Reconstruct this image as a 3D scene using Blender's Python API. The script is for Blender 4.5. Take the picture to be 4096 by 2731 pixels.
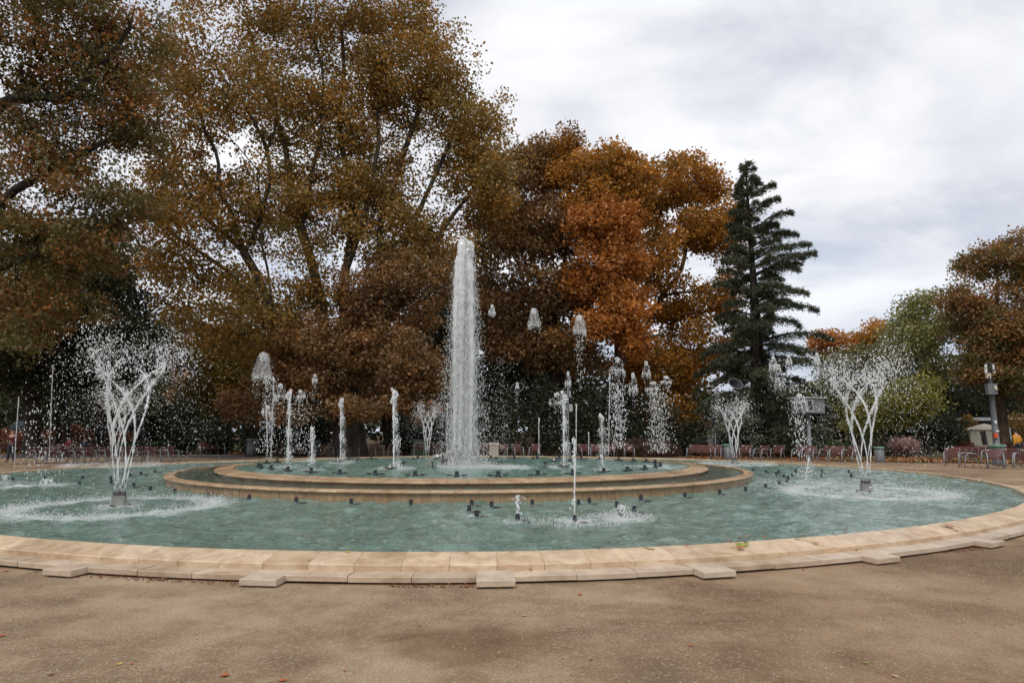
import bpy, math, random
import numpy as np
from mathutils import Vector, Matrix

for o in list(bpy.data.objects):
    bpy.data.objects.remove(o)
SC = bpy.context.scene
COL = SC.collection
R = math.radians
PI = math.pi
rng = np.random.default_rng(11)
random.seed(5)

# ------------------------------------------------------------------ camera
FPX, PITCH = 2604.0, 0.1384
EYE = 1.6
cam = bpy.data.cameras.new('camera')
cam.sensor_width = 36.0
cam.lens = FPX / 4096 * 36
cam.clip_end = 3000
cam_o = bpy.data.objects.new('camera', cam)
COL.objects.link(cam_o)
cam_o.location = (0, 0, EYE)
cam_o.rotation_euler = (PI / 2 + PITCH, 0, 0)
SC.camera = cam_o
SC.render.resolution_x, SC.render.resolution_y = 1024, 682
SC.view_settings.view_transform = 'Standard'
SC.view_settings.look = 'None'
SC.view_settings.gamma = 1
SC.view_settings.use_curve_mapping = False
SC.view_settings.exposure = 0.38

# ------------------------------------------------------------------ sky + sun (overcast)
SUN_EL, SUN_AZ = 50, 195          # azimuth clockwise from +Y
W = bpy.data.worlds.new('World')
SC.world = W
W.use_nodes = True
wn, wl = W.node_tree.nodes, W.node_tree.links
wn.clear()
def N(t, **kw):
    n = wn.new(t)
    for k, v in kw.items():
        setattr(n, k, v)
    return n
tc = N('ShaderNodeTexCoord')
sep = N('ShaderNodeSeparateXYZ'); wl.new(tc.outputs['Generated'], sep.inputs[0])
zz = N('ShaderNodeMath', operation='MAXIMUM'); wl.new(sep.outputs['Z'], zz.inputs[0]); zz.inputs[1].default_value = 0.0
za = N('ShaderNodeMath', operation='ADD'); wl.new(zz.outputs[0], za.inputs[0]); za.inputs[1].default_value = 0.22
dx = N('ShaderNodeMath', operation='DIVIDE'); wl.new(sep.outputs['X'], dx.inputs[0]); wl.new(za.outputs[0], dx.inputs[1])
dy = N('ShaderNodeMath', operation='DIVIDE'); wl.new(sep.outputs['Y'], dy.inputs[0]); wl.new(za.outputs[0], dy.inputs[1])
cmb = N('ShaderNodeCombineXYZ'); wl.new(dx.outputs[0], cmb.inputs[0]); wl.new(dy.outputs[0], cmb.inputs[1])
mp = N('ShaderNodeMapping'); wl.new(cmb.outputs[0], mp.inputs[0])
mp.inputs['Rotation'].default_value = (0, 0, R(-28)); mp.inputs['Scale'].default_value = (0.8, 1.15, 1); mp.inputs['Location'].default_value = (0.4, 1.3, 0.3)
def wnoise(scale, detail, rough, dist):
    n = N('ShaderNodeTexNoise'); wl.new(mp.outputs[0], n.inputs['Vector'])
    n.inputs['Scale'].default_value = scale; n.inputs['Detail'].default_value = detail
    n.inputs['Roughness'].default_value = rough; n.inputs['Distortion'].default_value = dist
    return n
n1 = wnoise(0.9, 8, 0.52, 0.5)
n2 = wnoise(2.3, 9, 0.55, 0.25)
def wramp(src, stops):
    r = N('ShaderNodeValToRGB'); wl.new(src, r.inputs[0])
    while len(r.color_ramp.elements) < len(stops): r.color_ramp.elements.new(0.5)
    for e, (p, c) in zip(r.color_ramp.elements, stops):
        e.position = p; e.color = (*c, 1)
    return r
cloud = wramp(n1.outputs['Fac'], [(0.30, (0.48, 0.50, 0.56)), (0.42, (0.60, 0.61, 0.65)), (0.50, (0.70, 0.705, 0.725)), (0.64, (0.80, 0.80, 0.805))])
cl2 = wramp(n2.outputs['Fac'], [(0.34, (0.82, 0.84, 0.89)), (0.5, (0.95, .955, .97)), (0.62, (1.06, 1.06, 1.06))])
mul = N('ShaderNodeMixRGB', blend_type='MULTIPLY'); mul.inputs[0].default_value = 1.0
wl.new(cloud.outputs[0], mul.inputs[1]); wl.new(cl2.outputs[0], mul.inputs[2])
hz = wramp(sep.outputs['Z'], [(0.0, (0.74, 0.79, 0.88)), (0.14, (0.84, 0.87, 0.93)), (0.30, (1.0, 1.0, 1.01)), (0.6, (1.06, 1.06, 1.06))])
mul2 = N('ShaderNodeMixRGB', blend_type='MULTIPLY'); mul2.inputs[0].default_value = 1.0
wl.new(mul.outputs[0], mul2.inputs[1]); wl.new(hz.outputs[0], mul2.inputs[2])
bgc = N('ShaderNodeBackground'); wl.new(mul2.outputs[0], bgc.inputs[0]); bgc.inputs[1].default_value = 1.0
sky = N('ShaderNodeTexSky', sky_type='NISHITA', sun_disc=False, sun_elevation=R(SUN_EL), sun_rotation=R(SUN_AZ))
bgs = N('ShaderNodeBackground'); wl.new(sky.outputs[0], bgs.inputs[0]); bgs.inputs[1].default_value = 0.09
cov = wramp(n2.outputs['Fac'], [(0.30, (0.72, 0.72, 0.72)), (0.5, (0.97, 0.97, 0.97))])
mxs = N('ShaderNodeMixShader'); wl.new(cov.outputs[0], mxs.inputs[0]); wl.new(bgs.outputs[0], mxs.inputs[1]); wl.new(bgc.outputs[0], mxs.inputs[2])
wo = N('ShaderNodeOutputWorld'); wl.new(mxs.outputs[0], wo.inputs[0])
sun = bpy.data.lights.new('sun', 'SUN'); sun.energy = 1.1; sun.angle = R(14); sun.color = (1, 0.96, 0.9)
sun_o = bpy.data.objects.new('sun', sun); COL.objects.link(sun_o)
sd = Vector((math.sin(R(SUN_AZ)) * math.cos(R(SUN_EL)), math.cos(R(SUN_AZ)) * math.cos(R(SUN_EL)), math.sin(R(SUN_EL))))
sun_o.rotation_euler = sd.to_track_quat('Z', 'Y').to_euler()
sun_o.location = (0, -10, 30)

# ------------------------------------------------------------------ helpers: survey of the place from the photograph
_c, _s = math.cos(PITCH), math.sin(PITCH)
def ray(x, y):
    a, b = (x - 2048) / FPX, -(y - 1365.5) / FPX
    return np.array([a, _c - b * _s, _s + b * _c])
def at(x, y, z=0.0):             # the point of height z seen at full-size pixel x, y
    d = ray(x, y); t = (z - EYE) / d[2]
    return np.array([d[0] * t, d[1] * t, z])
def pt(x, y, Y):                 # the point Y metres out seen at pixel x, y
    d = ray(x, y); t = Y / d[1]
    return np.array([d[0] * t, Y, EYE + d[2] * t])
DS = 4096 / 2352
def ptd(x, y, Y): return pt(x * DS, y * DS, Y)
def atd(x, y, z=0.0): return at(x * DS, y * DS, z)

def mesh_np(name, V, F, smooth=False, attr=None):
    V = np.asarray(V, dtype=np.float32); me = bpy.data.meshes.new(name)
    F = np.asarray(F, dtype=np.int32); k = F.shape[1]
    me.vertices.add(len(V)); me.vertices.foreach_set('co', V.ravel())
    me.loops.add(F.size); me.loops.foreach_set('vertex_index', F.ravel())
    me.polygons.add(len(F)); me.polygons.foreach_set('loop_start', np.arange(0, F.size, k, dtype=np.int32))
    me.polygons.foreach_set('loop_total', np.full(len(F), k, dtype=np.int32))
    if smooth: me.polygons.foreach_set('use_smooth', np.ones(len(F), dtype=bool))
    if attr is not None:
        a = me.attributes.new('rnd', 'FLOAT', 'FACE'); a.data.foreach_set('value', np.asarray(attr, dtype=np.float32))
    me.update(calc_edges=True)
    return me
class MB:
    def __init__(s): s.v = []; s.f = []
    def add(s, vs, fs):
        n = len(s.v); s.v += [tuple(map(float, v)) for v in vs]; s.f += [tuple(i + n for i in f) for f in fs]; return s
    def box(s, x0, x1, y0, y1, z0, z1, M=None):
        vs = [(x, y, z) for z in (z0, z1) for y in (y0, y1) for x in (x0, x1)]
        if M is not None: vs = [tuple(M @ Vector(v)) for v in vs]
        return s.add(vs, [(0, 2, 3, 1), (4, 5, 7, 6), (0, 1, 5, 4), (2, 6, 7, 3), (0, 4, 6, 2), (1, 3, 7, 5)])
    def tube(s, pts, r, n=8, cap=True):
        pts = [Vector(p) for p in pts]; m = len(pts)
        rr = r if hasattr(r, '__len__') else [r] * m
        vs = []; ref = None
        for i, p in enumerate(pts):
            d = (pts[min(i + 1, m - 1)] - pts[max(i - 1, 0)]).normalized()
            if ref is None: ref = Vector((1, 0, 0)) if abs(d.x) < .8 else Vector((0, 1, 0))
            u = (ref - d * ref.dot(d)).normalized(); ref = u; w = d.cross(u)
            for k in range(n):
                a = 2 * PI * k / n; vs.append(p + (u * math.cos(a) + w * math.sin(a)) * rr[i])
        fs = [(i * n + k, i * n + (k + 1) % n, (i + 1) * n + (k + 1) % n, (i + 1) * n + k) for i in range(m - 1) for k in range(n)]
        if cap: fs += [tuple(range(n - 1, -1, -1)), tuple((m - 1) * n + k for k in range(n))]
        return s.add(vs, fs)
    def lathe(s, prof, n=24, c=(0, 0, 0)):
        vs = [(c[0] + r * math.cos(2 * PI * k / n), c[1] + r * math.sin(2 * PI * k / n), c[2] + z) for r, z in prof for k in range(n)]
        fs = [(i * n + k, i * n + (k + 1) % n, (i + 1) * n + (k + 1) % n, (i + 1) * n + k) for i in range(len(prof) - 1) for k in range(n)]
        if prof[0][0] > 1e-6: fs.append(tuple(range(n - 1, -1, -1)))
        if prof[-1][0] > 1e-6: fs.append(tuple((len(prof) - 1) * n + k for k in range(n)))
        return s.add(vs, fs)
    def sector(s, prof, a0, a1, seg=2):    # closed (r,z) outline swept about the z axis
        k = len(prof); vs = []
        for j in range(seg + 1):
            a = a0 + (a1 - a0) * j / seg
            vs += [(r * math.cos(a), r * math.sin(a), z) for r, z in prof]
        fs = [(j * k + i, j * k + (i + 1) % k, (j + 1) * k + (i + 1) % k, (j + 1) * k + i) for j in range(seg) for i in range(k)]
        fs += [tuple(range(k - 1, -1, -1)), tuple(seg * k + i for i in range(k))]
        return s.add(vs, fs)
    def mesh(s, name, smooth=False):
        me = bpy.data.meshes.new(name); me.from_pydata(s.v, [], s.f)
        if smooth:
            me.polygons.foreach_set('use_smooth', np.ones(len(me.polygons), dtype=bool))
        me.update(); return me
def link(name, me, m=None, parent=None, loc=(0, 0, 0), rz=0.0):
    if isinstance(me, MB): me = me.mesh(name)
    o = bpy.data.objects.new(name, me); COL.objects.link(o)
    if m is not None and len(me.materials) == 0: me.materials.append(m)
    o.location = loc; o.rotation_euler = (0, 0, rz)
    if parent: o.parent = parent
    return o
def empty(name, loc=(0, 0, 0), rz=0.0):
    o = bpy.data.objects.new(name, None); COL.objects.link(o); o.location = loc; o.rotation_euler = (0, 0, rz); o.empty_display_size = .2
    return o
def tag(o, label=None, cat=None, group=None, kind=None):
    if label: o['label'] = label
    if cat: o['category'] = cat
    if group: o['group'] = group
    if kind: o['kind'] = kind
    return o
def copy_tree(o, parent=None):
    c = o.copy(); COL.objects.link(c)
    if parent: c.parent = parent
    for ch in list(o.children): copy_tree(ch, c)
    return c
ORD = ['first', 'second', 'third', 'fourth', 'fifth', 'sixth', 'seventh', 'eighth', 'ninth', 'tenth', 'eleventh', 'twelfth', 'thirteenth', 'fourteenth', 'fifteenth', 'sixteenth', 'seventeenth', 'eighteenth', 'nineteenth', 'twentieth',
       'twenty-first', 'twenty-second', 'twenty-third', 'twenty-fourth', 'twenty-fifth', 'twenty-sixth', 'twenty-seventh', 'twenty-eighth', 'twenty-ninth', 'thirtieth', 'thirty-first', 'thirty-second', 'thirty-third', 'thirty-fourth', 'thirty-fifth', 'thirty-sixth']

# ------------------------------------------------------------------ materials
class Mat:
    def __init__(s, name):
        s.m = bpy.data.materials.new(name); s.m.use_nodes = True; s.n = s.m.node_tree.nodes; s.l = s.m.node_tree.links; s.n.clear()
        s.out = s.n.new('ShaderNodeOutputMaterial')
    def node(s, t, ins=None, **kw):
        n = s.n.new(t)
        for k, v in kw.items(): setattr(n, k, v)
        for k, v in (ins or {}).items():
            if hasattr(v, 'links'): s.l.new(v, n.inputs[k])
            else: n.inputs[k].default_value = v
        return n
    def ramp(s, src, stops, interp='LINEAR'):
        r = s.node('ShaderNodeValToRGB', {0: src}); r.color_ramp.interpolation = interp
        while len(r.color_ramp.elements) < len(stops): r.color_ramp.elements.new(.5)
        for e, (p, c) in zip(r.color_ramp.elements, stops):
            e.position = p; e.color = (*c, 1) if hasattr(c, '__len__') else (c, c, c, 1)
        return r.outputs[0]
    def noise(s, vec, scale, detail=4, rough=.55, dist=0.):
        return s.node('ShaderNodeTexNoise', {'Vector': vec, 'Scale': scale, 'Detail': detail, 'Roughness': rough, 'Distortion': dist}).outputs['Fac']
    def mix(s, f, a, b, mode='MIX'):
        return s.node('ShaderNodeMixRGB', {0: f, 1: a, 2: b}, blend_type=mode).outputs[0]
    def math(s, op, a, b=0.):
        return s.node('ShaderNodeMath', {0: a, 1: b}, operation=op).outputs[0]
    def obj(s): return s.node('ShaderNodeTexCoord').outputs['Object']
    def pos(s): return s.node('ShaderNodeNewGeometry').outputs['Position']
    def bump(s, h, st=.3, d=.01):
        return s.node('ShaderNodeBump', {'Height': h, 'Strength': st, 'Distance': d}).outputs[0]
    def prin(s, col, rough=.6, metal=0., bump=None, spec=.5, ior=1.5):
        p = s.node('ShaderNodeBsdfPrincipled', {'Base Color': col, 'Roughness': rough, 'Metallic': metal, 'Specular IOR Level': spec, 'IOR': ior})
        if bump is not None: s.l.new(bump, p.inputs['Normal'])
        s.l.new(p.outputs[0], s.out.inputs[0]); return p
def C4(c): return (*c, 1.0)
def plain(name, c, rough=.6, metal=0., var=.2, scale=8., b=.1):
    M = Mat(name); o = M.obj(); n = M.noise(o, scale, 5)
    lo = tuple(x * (1 - var) for x in c); hi = tuple(min(1, x * (1 + var)) for x in c)
    M.prin(M.ramp(n, [(.3, lo), (.7, hi)]), rough, metal, M.bump(M.noise(o, scale * 6, 3), b)); return M.m

def stone_mat(name, lo, hi, pit=.5, rough=.55, vein=(3, 3, 9)):
    M = Mat(name)
    info = M.node('ShaderNodeObjectInfo').outputs['Random']
    off = M.node('ShaderNodeVectorMath', {0: M.obj(), 1: M.node('ShaderNodeCombineXYZ', {0: M.math('MULTIPLY', info, 37.), 1: M.math('MULTIPLY', info, 91.), 2: M.math('MULTIPLY', info, 53.)}).outputs[0]}, operation='ADD').outputs[0]
    mp = M.node('ShaderNodeMapping', {'Vector': off, 'Scale': vein}).outputs[0]
    v = M.noise(mp, 1.3, 7, .6, .8)
    base = M.ramp(v, [(.28, lo), (.5, tuple((a + b) / 2 for a, b in zip(lo, hi))), (.72, hi)])
    tint = M.ramp(info, [(0, (.84, .80, .74)), (.3, (.98, .92, .85)), (.6, (.95, .94, .93)), (.85, (1.02, .98, .93)), (1, (1.08, 1.08, 1.08))])
    c = M.mix(1., base, tint, 'MULTIPLY')
    pits = M.noise(M.pos(), 38, 4, .65)
    c = M.mix(M.ramp(pits, [(.30, pit), (.40, 0.)]), c, C4(tuple(x * .45 for x in lo)))
    fine = M.noise(M.pos(), 160, 2)
    c = M.mix(M.ramp(fine, [(.3, .18), (.55, 0.)]), c, C4(tuple(x * .6 for x in lo)))
    damp = M.ramp(M.noise(M.pos(), 1.5, 4, .6), [(.36, (.74, .67, .60)), (.50, (1, 1, 1))])
    c = M.mix(.8, c, damp, 'MULTIPLY')
    M.prin(c, M.ramp(M.noise(M.pos(), .9, 4, .6), [(.42, rough - .25), (.56, rough)]), 0, M.bump(pits, .35, .004)); return M.m

m_rim = stone_mat('rim_travertine', (.45, .31, .185), (.73, .585, .425))
m_slab = stone_mat('slab_limestone', (.44, .345, .26), (.66, .55, .43), pit=.4)
m_cope = stone_mat('coping_travertine', (.34, .21, .11), (.62, .46, .30), rough=.45)
m_tile = stone_mat('wall_travertine', (.27, .165, .085), (.46, .32, .19), pit=.7, rough=.5, vein=(6, 6, 2))
m_gap_shade = plain('gap_shade_earth', (.07, .045, .03), .95)

def ground_mat():
    M = Mat('compacted_gravel'); p = M.pos()
    big = M.noise(p, .42, 5, .6, .4); mid = M.noise(p, 1.7, 5, .65)
    mixv = M.math('ADD', M.math('MULTIPLY', big, .65), M.math('MULTIPLY', mid, .35))
    c = M.ramp(mixv, [(.40, (.185, .122, .074)), (.48, (.265, .182, .112)), (.55, (.36, .262, .168)), (.68, (.47, .365, .25))])
    sp = M.noise(p, 52, 4, .8)
    spk = M.ramp(sp, [(.33, (.38, .34, .30)), (.46, (.88, .86, .84)), (.54, (1.0, 1., 1.)), (.67, (1.45, 1.42, 1.36))])
    c = M.mix(M.ramp(mixv, [(.4, .45), (.6, 1.)]), c, M.mix(1., c, spk, 'MULTIPLY'))
    vo = M.node('ShaderNodeTexVoronoi', {'Vector': p, 'Scale': 46.}); vc = M.node('ShaderNodeSeparateXYZ', {0: vo.outputs['Color']}).outputs[0]
    c = M.mix(M.ramp(vc, [(.80, 0.), (.90, .40)]), c, C4((.40, .33, .25)))
    px = M.node('ShaderNodeSeparateXYZ', {0: p}).outputs[0]
    zone = M.math('ADD', M.math('MULTIPLY', px, .16), M.math('MULTIPLY', M.noise(p, .7, 3), 1.2))
    c = M.mix(M.ramp(zone, [(.60, 0.), (1.0, .55)]), c, M.mix(1., c, C4((.78, .68, .60)), 'MULTIPLY'))
    dp = M.node('ShaderNodeVectorMath', {0: M.node('ShaderNodeVectorMath', {0: p, 1: (-.35, 5.2, 0)}, operation='SUBTRACT').outputs[0], 1: (.62, 1.15, 0)}, operation='MULTIPLY').outputs[0]
    dl = M.math('ADD', M.node('ShaderNodeVectorMath', {0: dp}, operation='LENGTH').outputs['Value'], M.math('MULTIPLY', M.noise(p, 1.6, 4), .9))
    c = M.mix(M.ramp(dl, [(.80, .80), (1.25, 0.)]), c, M.mix(1., c, C4((.66, .58, .52)), 'MULTIPLY'))
    far = M.node('ShaderNodeMapping', {'Vector': p, 'Scale': (.35, 1.6, 1)}).outputs[0]
    c = M.mix(.12, c, M.ramp(M.noise(far, .8, 3), [(.4, (.85, .80, .76)), (.6, (1.08, 1.05, 1.0))]), 'MULTIPLY')
    M.prin(c, .92, 0, M.bump(M.math('ADD', sp, M.math('MULTIPLY', mid, 1.5)), .6, .012), .25); return M.m
m_gravel = ground_mat()

def lawn_mat(name, a, b, litter):
    M = Mat(name); p = M.pos(); n = M.noise(p, 1.1, 5, .6); f = M.noise(p, 22, 4, .7)
    c = M.ramp(f, [(.3, a), (.7, b)])
    c = M.mix(M.ramp(n, [(.42, 0.), (.6, litter)]), c, M.ramp(M.noise(p, 9, 4, .7), [(.35, (.06, .03, .015)), (.55, (.17, .075, .03)), (.7, (.30, .14, .06))]))
    M.prin(c, .95, 0, M.bump(f, .8, .05), .2); return M.m
m_lawn = lawn_mat('lawn_grass', (.022, .042, .010), (.060, .085, .022), .55)
m_under = lawn_mat('dark_earth', (.020, .022, .010), (.045, .038, .018), .9)  # dark brown-green earth with heavy litter
m_asph = plain('asphalt_path', (.085, .08, .078), .9, var=.15, scale=3)

def water_mat(name, a, b, rough=.04, foams=()):
    M = Mat(name); p = M.pos()
    n1 = M.noise(p, 1.1, 4, .6, .5); n2 = M.noise(p, 4.2, 3, .6, .8)
    c = M.mix(.5, M.ramp(n1, [(.35, a), (.65, b)]), M.ramp(n2, [(.35, a), (.68, tuple(min(1, x * 1.25) for x in b))]))
    fine = M.node('ShaderNodeMapping', {'Vector': p, 'Scale': (1, 1.3, 1)}).outputs[0]
    h = M.math('ADD', M.noise(fine, 6.5, 3, .6, .7), M.math('MULTIPLY', M.noise(fine, 19, 2, .5, .3), .30))
    bmp = M.bump(h, .65, .045)
    pr = M.node('ShaderNodeBsdfPrincipled', {'Base Color': c, 'Roughness': rough, 'IOR': 1.5, 'Specular IOR Level': .5, 'Normal': bmp})
    foam = None
    for (fx, fy, ri, ro, st) in foams:
        d = M.node('ShaderNodeVectorMath', {0: p, 1: (fx, fy, 0)}, operation='SUBTRACT').outputs[0]
        d = M.node('ShaderNodeVectorMath', {0: d, 1: (1, 1, 0)}, operation='MULTIPLY').outputs[0]
        ln = M.node('ShaderNodeVectorMath', {0: d}, operation='LENGTH').outputs['Value']
        mid, hw = (ri + ro) / 2, (ro - ri) / 2
        e = M.math('DIVIDE', M.math('ABSOLUTE', M.math('SUBTRACT', ln, mid)), hw)
        g = M.math('MULTIPLY', M.math('MAXIMUM', M.math('SUBTRACT', 1.0, e), 0.), st)
        foam = g if foam is None else M.math('MAXIMUM', foam, g)
    if foam is not None:
        pat = M.node('ShaderNodeTexNoise', {'Vector': p, 'Scale': 7.5, 'Detail': 6, 'Roughness': .75, 'Distortion': 1.2}).outputs['Fac']
        f = M.ramp(M.math('ADD', M.math('MULTIPLY', foam, .36), M.math('SUBTRACT', pat, .5)), [(.06, 0.), (.42, .80)])
        dif = M.node('ShaderNodeBsdfDiffuse', {'Color': (.72, .76, .75, 1), 'Normal': bmp})
        mx = M.node('ShaderNodeMixShader', {0: f, 1: pr.outputs[0], 2: dif.outputs[0]})
        M.l.new(mx.outputs[0], M.out.inputs[0])
    else: M.l.new(pr.outputs[0], M.out.inputs[0])
    return M.m

def leaf_mat(name, stops, tr=.38):
    M = Mat(name); a = M.node('ShaderNodeAttribute', attribute_name='rnd').outputs['Fac']
    c = M.ramp(a, stops)
    d = M.node('ShaderNodeBsdfDiffuse', {'Color': c}); t = M.node('ShaderNodeBsdfTranslucent', {'Color': c})
    mx = M.node('ShaderNodeMixShader', {0: tr, 1: d.outputs[0], 2: t.outputs[0]})
    gl = M.node('ShaderNodeBsdfGlossy', {'Color': (.8, .8, .8, 1), 'Roughness': .5})
    m2 = M.node('ShaderNodeMixShader', {0: .04, 1: mx.outputs[0], 2: gl.outputs[0]})
    M.l.new(m2.outputs[0], M.out.inputs[0]); return M.m
OLIVE, DKGRN, BROWN, DBROWN, RUST, OCHRE, ORANGE = (.28, .178, .036), (.10, .092, .024), (.41, .188, .040), (.19, .10, .028), (.50, .18, .03), (.30, .17, .026), (.46, .17, .025)
m_leafB = leaf_mat('plane_leaves_olive_brown', [(0, DBROWN), (.2, (.17, .135, .026)), (.4, OLIVE), (.6, (.36, .195, .036)), (.8, BROWN), (.93, (.55, .29, .04)), (1, RUST)])
m_leafB2 = leaf_mat('plane_leaves_russet', [(0, DBROWN), (.3, (0.189, 0.111, 0.043)), (.6, (0.275, 0.148, 0.055)), (.85, (0.377, 0.170, 0.055)), (1, RUST)])
m_leafA = leaf_mat('plane_leaves_dark_russet', [(0, DKGRN), (.25, (0.115, 0.113, 0.030)), (.5, (0.203, 0.142, 0.036)), (.75, (0.284, 0.120, 0.035)), (.92, RUST), (1, (0.567, 0.198, 0.034))])  # dark green to russet leaf mix
m_leafO = leaf_mat('plane_leaves_orange', [(0, (0.120, 0.107, 0.024)), (.25, (0.264, 0.145, 0.026)), (.5, (0.432, 0.195, 0.026)), (.8, (0.600, 0.252, 0.030)), (1, (0.720, 0.365, 0.042))])
m_leafR = leaf_mat('plane_leaves_rust', [(0, (0.224, 0.090, 0.022)), (.4, (0.426, 0.162, 0.029)), (.8, (0.594, 0.213, 0.036)), (1, (0.694, 0.314, 0.050))])
m_leafY = leaf_mat('leaves_ochre', [(0, (0.112, 0.098, 0.025)), (.4, (0.252, 0.168, 0.034)), (.8, OCHRE), (1, (0.588, 0.308, 0.042))])
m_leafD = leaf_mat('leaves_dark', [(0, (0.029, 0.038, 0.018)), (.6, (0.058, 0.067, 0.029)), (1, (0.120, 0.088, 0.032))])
m_yew = leaf_mat('yew_leaves', [(0, (.018, .023, .012)), (.7, (.036, .042, .020)), (1, (.07, .062, .026))], .12)
m_cedar = leaf_mat('cedar_needles', [(0, (.055, .068, .04)), (.5, (.11, .128, .072)), (1, (.20, .215, .12))], .15)
m_chest = leaf_mat('chestnut_leaves', [(0, (0.095, 0.106, 0.027)), (.3, (0.176, 0.149, 0.041)), (.55, (0.270, 0.142, 0.047)), (.85, (0.378, 0.156, 0.047)), (1, (0.432, 0.284, 0.054))])
m_poplar = leaf_mat('poplar_leaves', [(0, (.17, .17, .06)), (.6, (.30, .29, .10)), (1, (.44, .40, .14))])
m_bushg = leaf_mat('olive_bush_leaves', [(0, (0.088, 0.096, 0.032)), (.6, (0.192, 0.184, 0.056)), (1, (0.320, 0.240, 0.064))])
m_yelg = leaf_mat('yellow_green_leaves', [(0, (.08, .09, .02)), (.6, (.20, .19, .028)), (1, (.38, .27, .03))])
m_hedge = leaf_mat('hedge_leaves', [(0, (0.042, 0.070, 0.020)), (.6, (0.091, 0.133, 0.035)), (1, (0.154, 0.182, 0.056))])
m_fern = leaf_mat('rust_shrub_leaves', [(0, (.13, .045, .02)), (.6, (.24, .085, .035)), (1, (.34, .14, .06))])
m_blue = leaf_mat('blue_spruce_needles', [(0, (.06, .09, .10)), (1, (.17, .22, .24))], .1)
m_grass1 = leaf_mat('russet_grass', [(0, (.09, .045, .03)), (.6, (.16, .085, .06)), (1, (.26, .17, .12))])
m_grass2 = leaf_mat('tan_grass', [(0, (.14, .08, .035)), (.6, (.25, .15, .07)), (1, (.36, .26, .14))])
m_grass3 = leaf_mat('green_purple_grass', [(0, (.045, .05, .028)), (.5, (.08, .08, .04)), (.8, (.13, .06, .05)), (1, (.16, .12, .08))])
m_pink = leaf_mat('pink_flower_heads', [(0, (.22, .10, .09)), (.6, (.40, .22, .19)), (1, (.62, .45, .40))])
m_litter = leaf_mat('fallen_leaf_litter', [(0, (.13, .05, .02)), (.4, (.34, .12, .04)), (.8, (.50, .22, .08)), (1, (.55, .36, .16))], .1)
def bark_mat(name, a, b):
    M = Mat(name); o = M.obj(); mp = M.node('ShaderNodeMapping', {'Vector': o, 'Scale': (1, 1, .35)}).outputs[0]
    n = M.noise(mp, 3.2, 5, .6, .6)
    M.prin(M.ramp(n, [(.38, a), (.5, tuple((x + y) / 2 for x, y in zip(a, b))), (.6, b)]), .9, 0, M.bump(M.noise(mp, 14, 4), .6, .03), .2); return M.m
m_barkP = bark_mat('plane_bark', (.035, .028, .021), (.095, .08, .062))
m_barkD = bark_mat('dark_bark', (.022, .017, .013), (.055, .043, .033))
m_barkO = bark_mat('brown_bark', (.04, .026, .018), (.10, .06, .04))
m_wood = plain('bench_wood', (.105, .028, .020), .6, var=.25, scale=5)
m_iron = plain('bench_cast_metal', (.27, .285, .30), .45, .3, var=.1)
m_white = plain('white_plate', (.75, .75, .73), .5, var=.04)
m_steel = plain('brushed_steel', (.42, .40, .36), .32, .9, var=.12, scale=5)
m_dsteel = plain('dark_steel', (.12, .115, .11), .4, .6)
m_blk = plain('black_plastic', (.018, .022, .030), .4, var=.1)
m_pole = plain('grey_painted_metal', (.17, .175, .18), .5, .2, var=.08)
m_lgrey = plain('light_grey_metal', (.36, .37, .37), .5, .1, var=.06)
m_rust = plain('rusty_pole', (.20, .13, .09), .7, .2, var=.5, scale=4)
m_cream = plain('cream_plastic', (.60, .55, .42), .5, var=.05)
m_orange = plain('orange_plastic', (.70, .10, .02), .5, var=.05)
m_conc = plain('pale_concrete', (.46, .41, .34), .85, var=.12)
m_bag = plain('green_bag', (.12, .25, .18), .4, var=.2)
m_gbox = plain('green_painted_box', (.05, .12, .05), .6)
m_glass = plain('dark_glass', (.012, .014, .016), .08, var=.1)
m_wall = plain('dim_facade', (.10, .095, .085), .8)
m_canvas = plain('cream_canvas', (.62, .55, .43), .8, var=.05)
def spray_mat():
    M = Mat('aerated_water')
    d = M.node('ShaderNodeBsdfDiffuse', {'Color': (.96, .96, .95, 1)}); t = M.node('ShaderNodeBsdfTranslucent', {'Color': (.96, .96, .95, 1)})
    a = M.node('ShaderNodeMixShader', {0: .35, 1: d.outputs[0], 2: t.outputs[0]})
    g = M.node('ShaderNodeBsdfGlossy', {'Color': (1, 1, 1, 1), 'Roughness': .12}); b = M.node('ShaderNodeMixShader', {0: .12, 1: a.outputs[0], 2: g.outputs[0]})
    tp = M.node('ShaderNodeBsdfTransparent'); f = M.node('ShaderNodeMixShader', {0: .70, 1: tp.outputs[0], 2: b.outputs[0]})
    M.l.new(f.outputs[0], M.out.inputs[0]); return M.m
m_spray = spray_mat()
def stream_mat(name, lo, hi, sc):
    M = Mat(name)
    mp = M.node('ShaderNodeMapping', {'Vector': M.obj(), 'Scale': sc}).outputs[0]
    n = M.noise(mp, 1., 5, .65)
    d = M.node('ShaderNodeBsdfDiffuse', {'Color': (.96, .96, .95, 1)}); tl = M.node('ShaderNodeBsdfTranslucent', {'Color': (.96, .96, .95, 1)})
    a = M.node('ShaderNodeMixShader', {0: .35, 1: d.outputs[0], 2: tl.outputs[0]})
    g = M.node('ShaderNodeBsdfGlossy', {'Color': (1, 1, 1, 1), 'Roughness': .1}); b = M.node('ShaderNodeMixShader', {0: .15, 1: a.outputs[0], 2: g.outputs[0]})
    tp = M.node('ShaderNodeBsdfTransparent')
    f = M.node('ShaderNodeMixShader', {0: M.ramp(n, [(.38, lo), (.6, hi)]), 1: tp.outputs[0], 2: b.outputs[0]})
    M.l.new(f.outputs[0], M.out.inputs[0]); return M.m
m_stream = stream_mat('stream_water', .72, 1., (14, 14, 3))
m_weave = stream_mat('woven_stream_water', .25, .95, (22, 22, 9))
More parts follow.
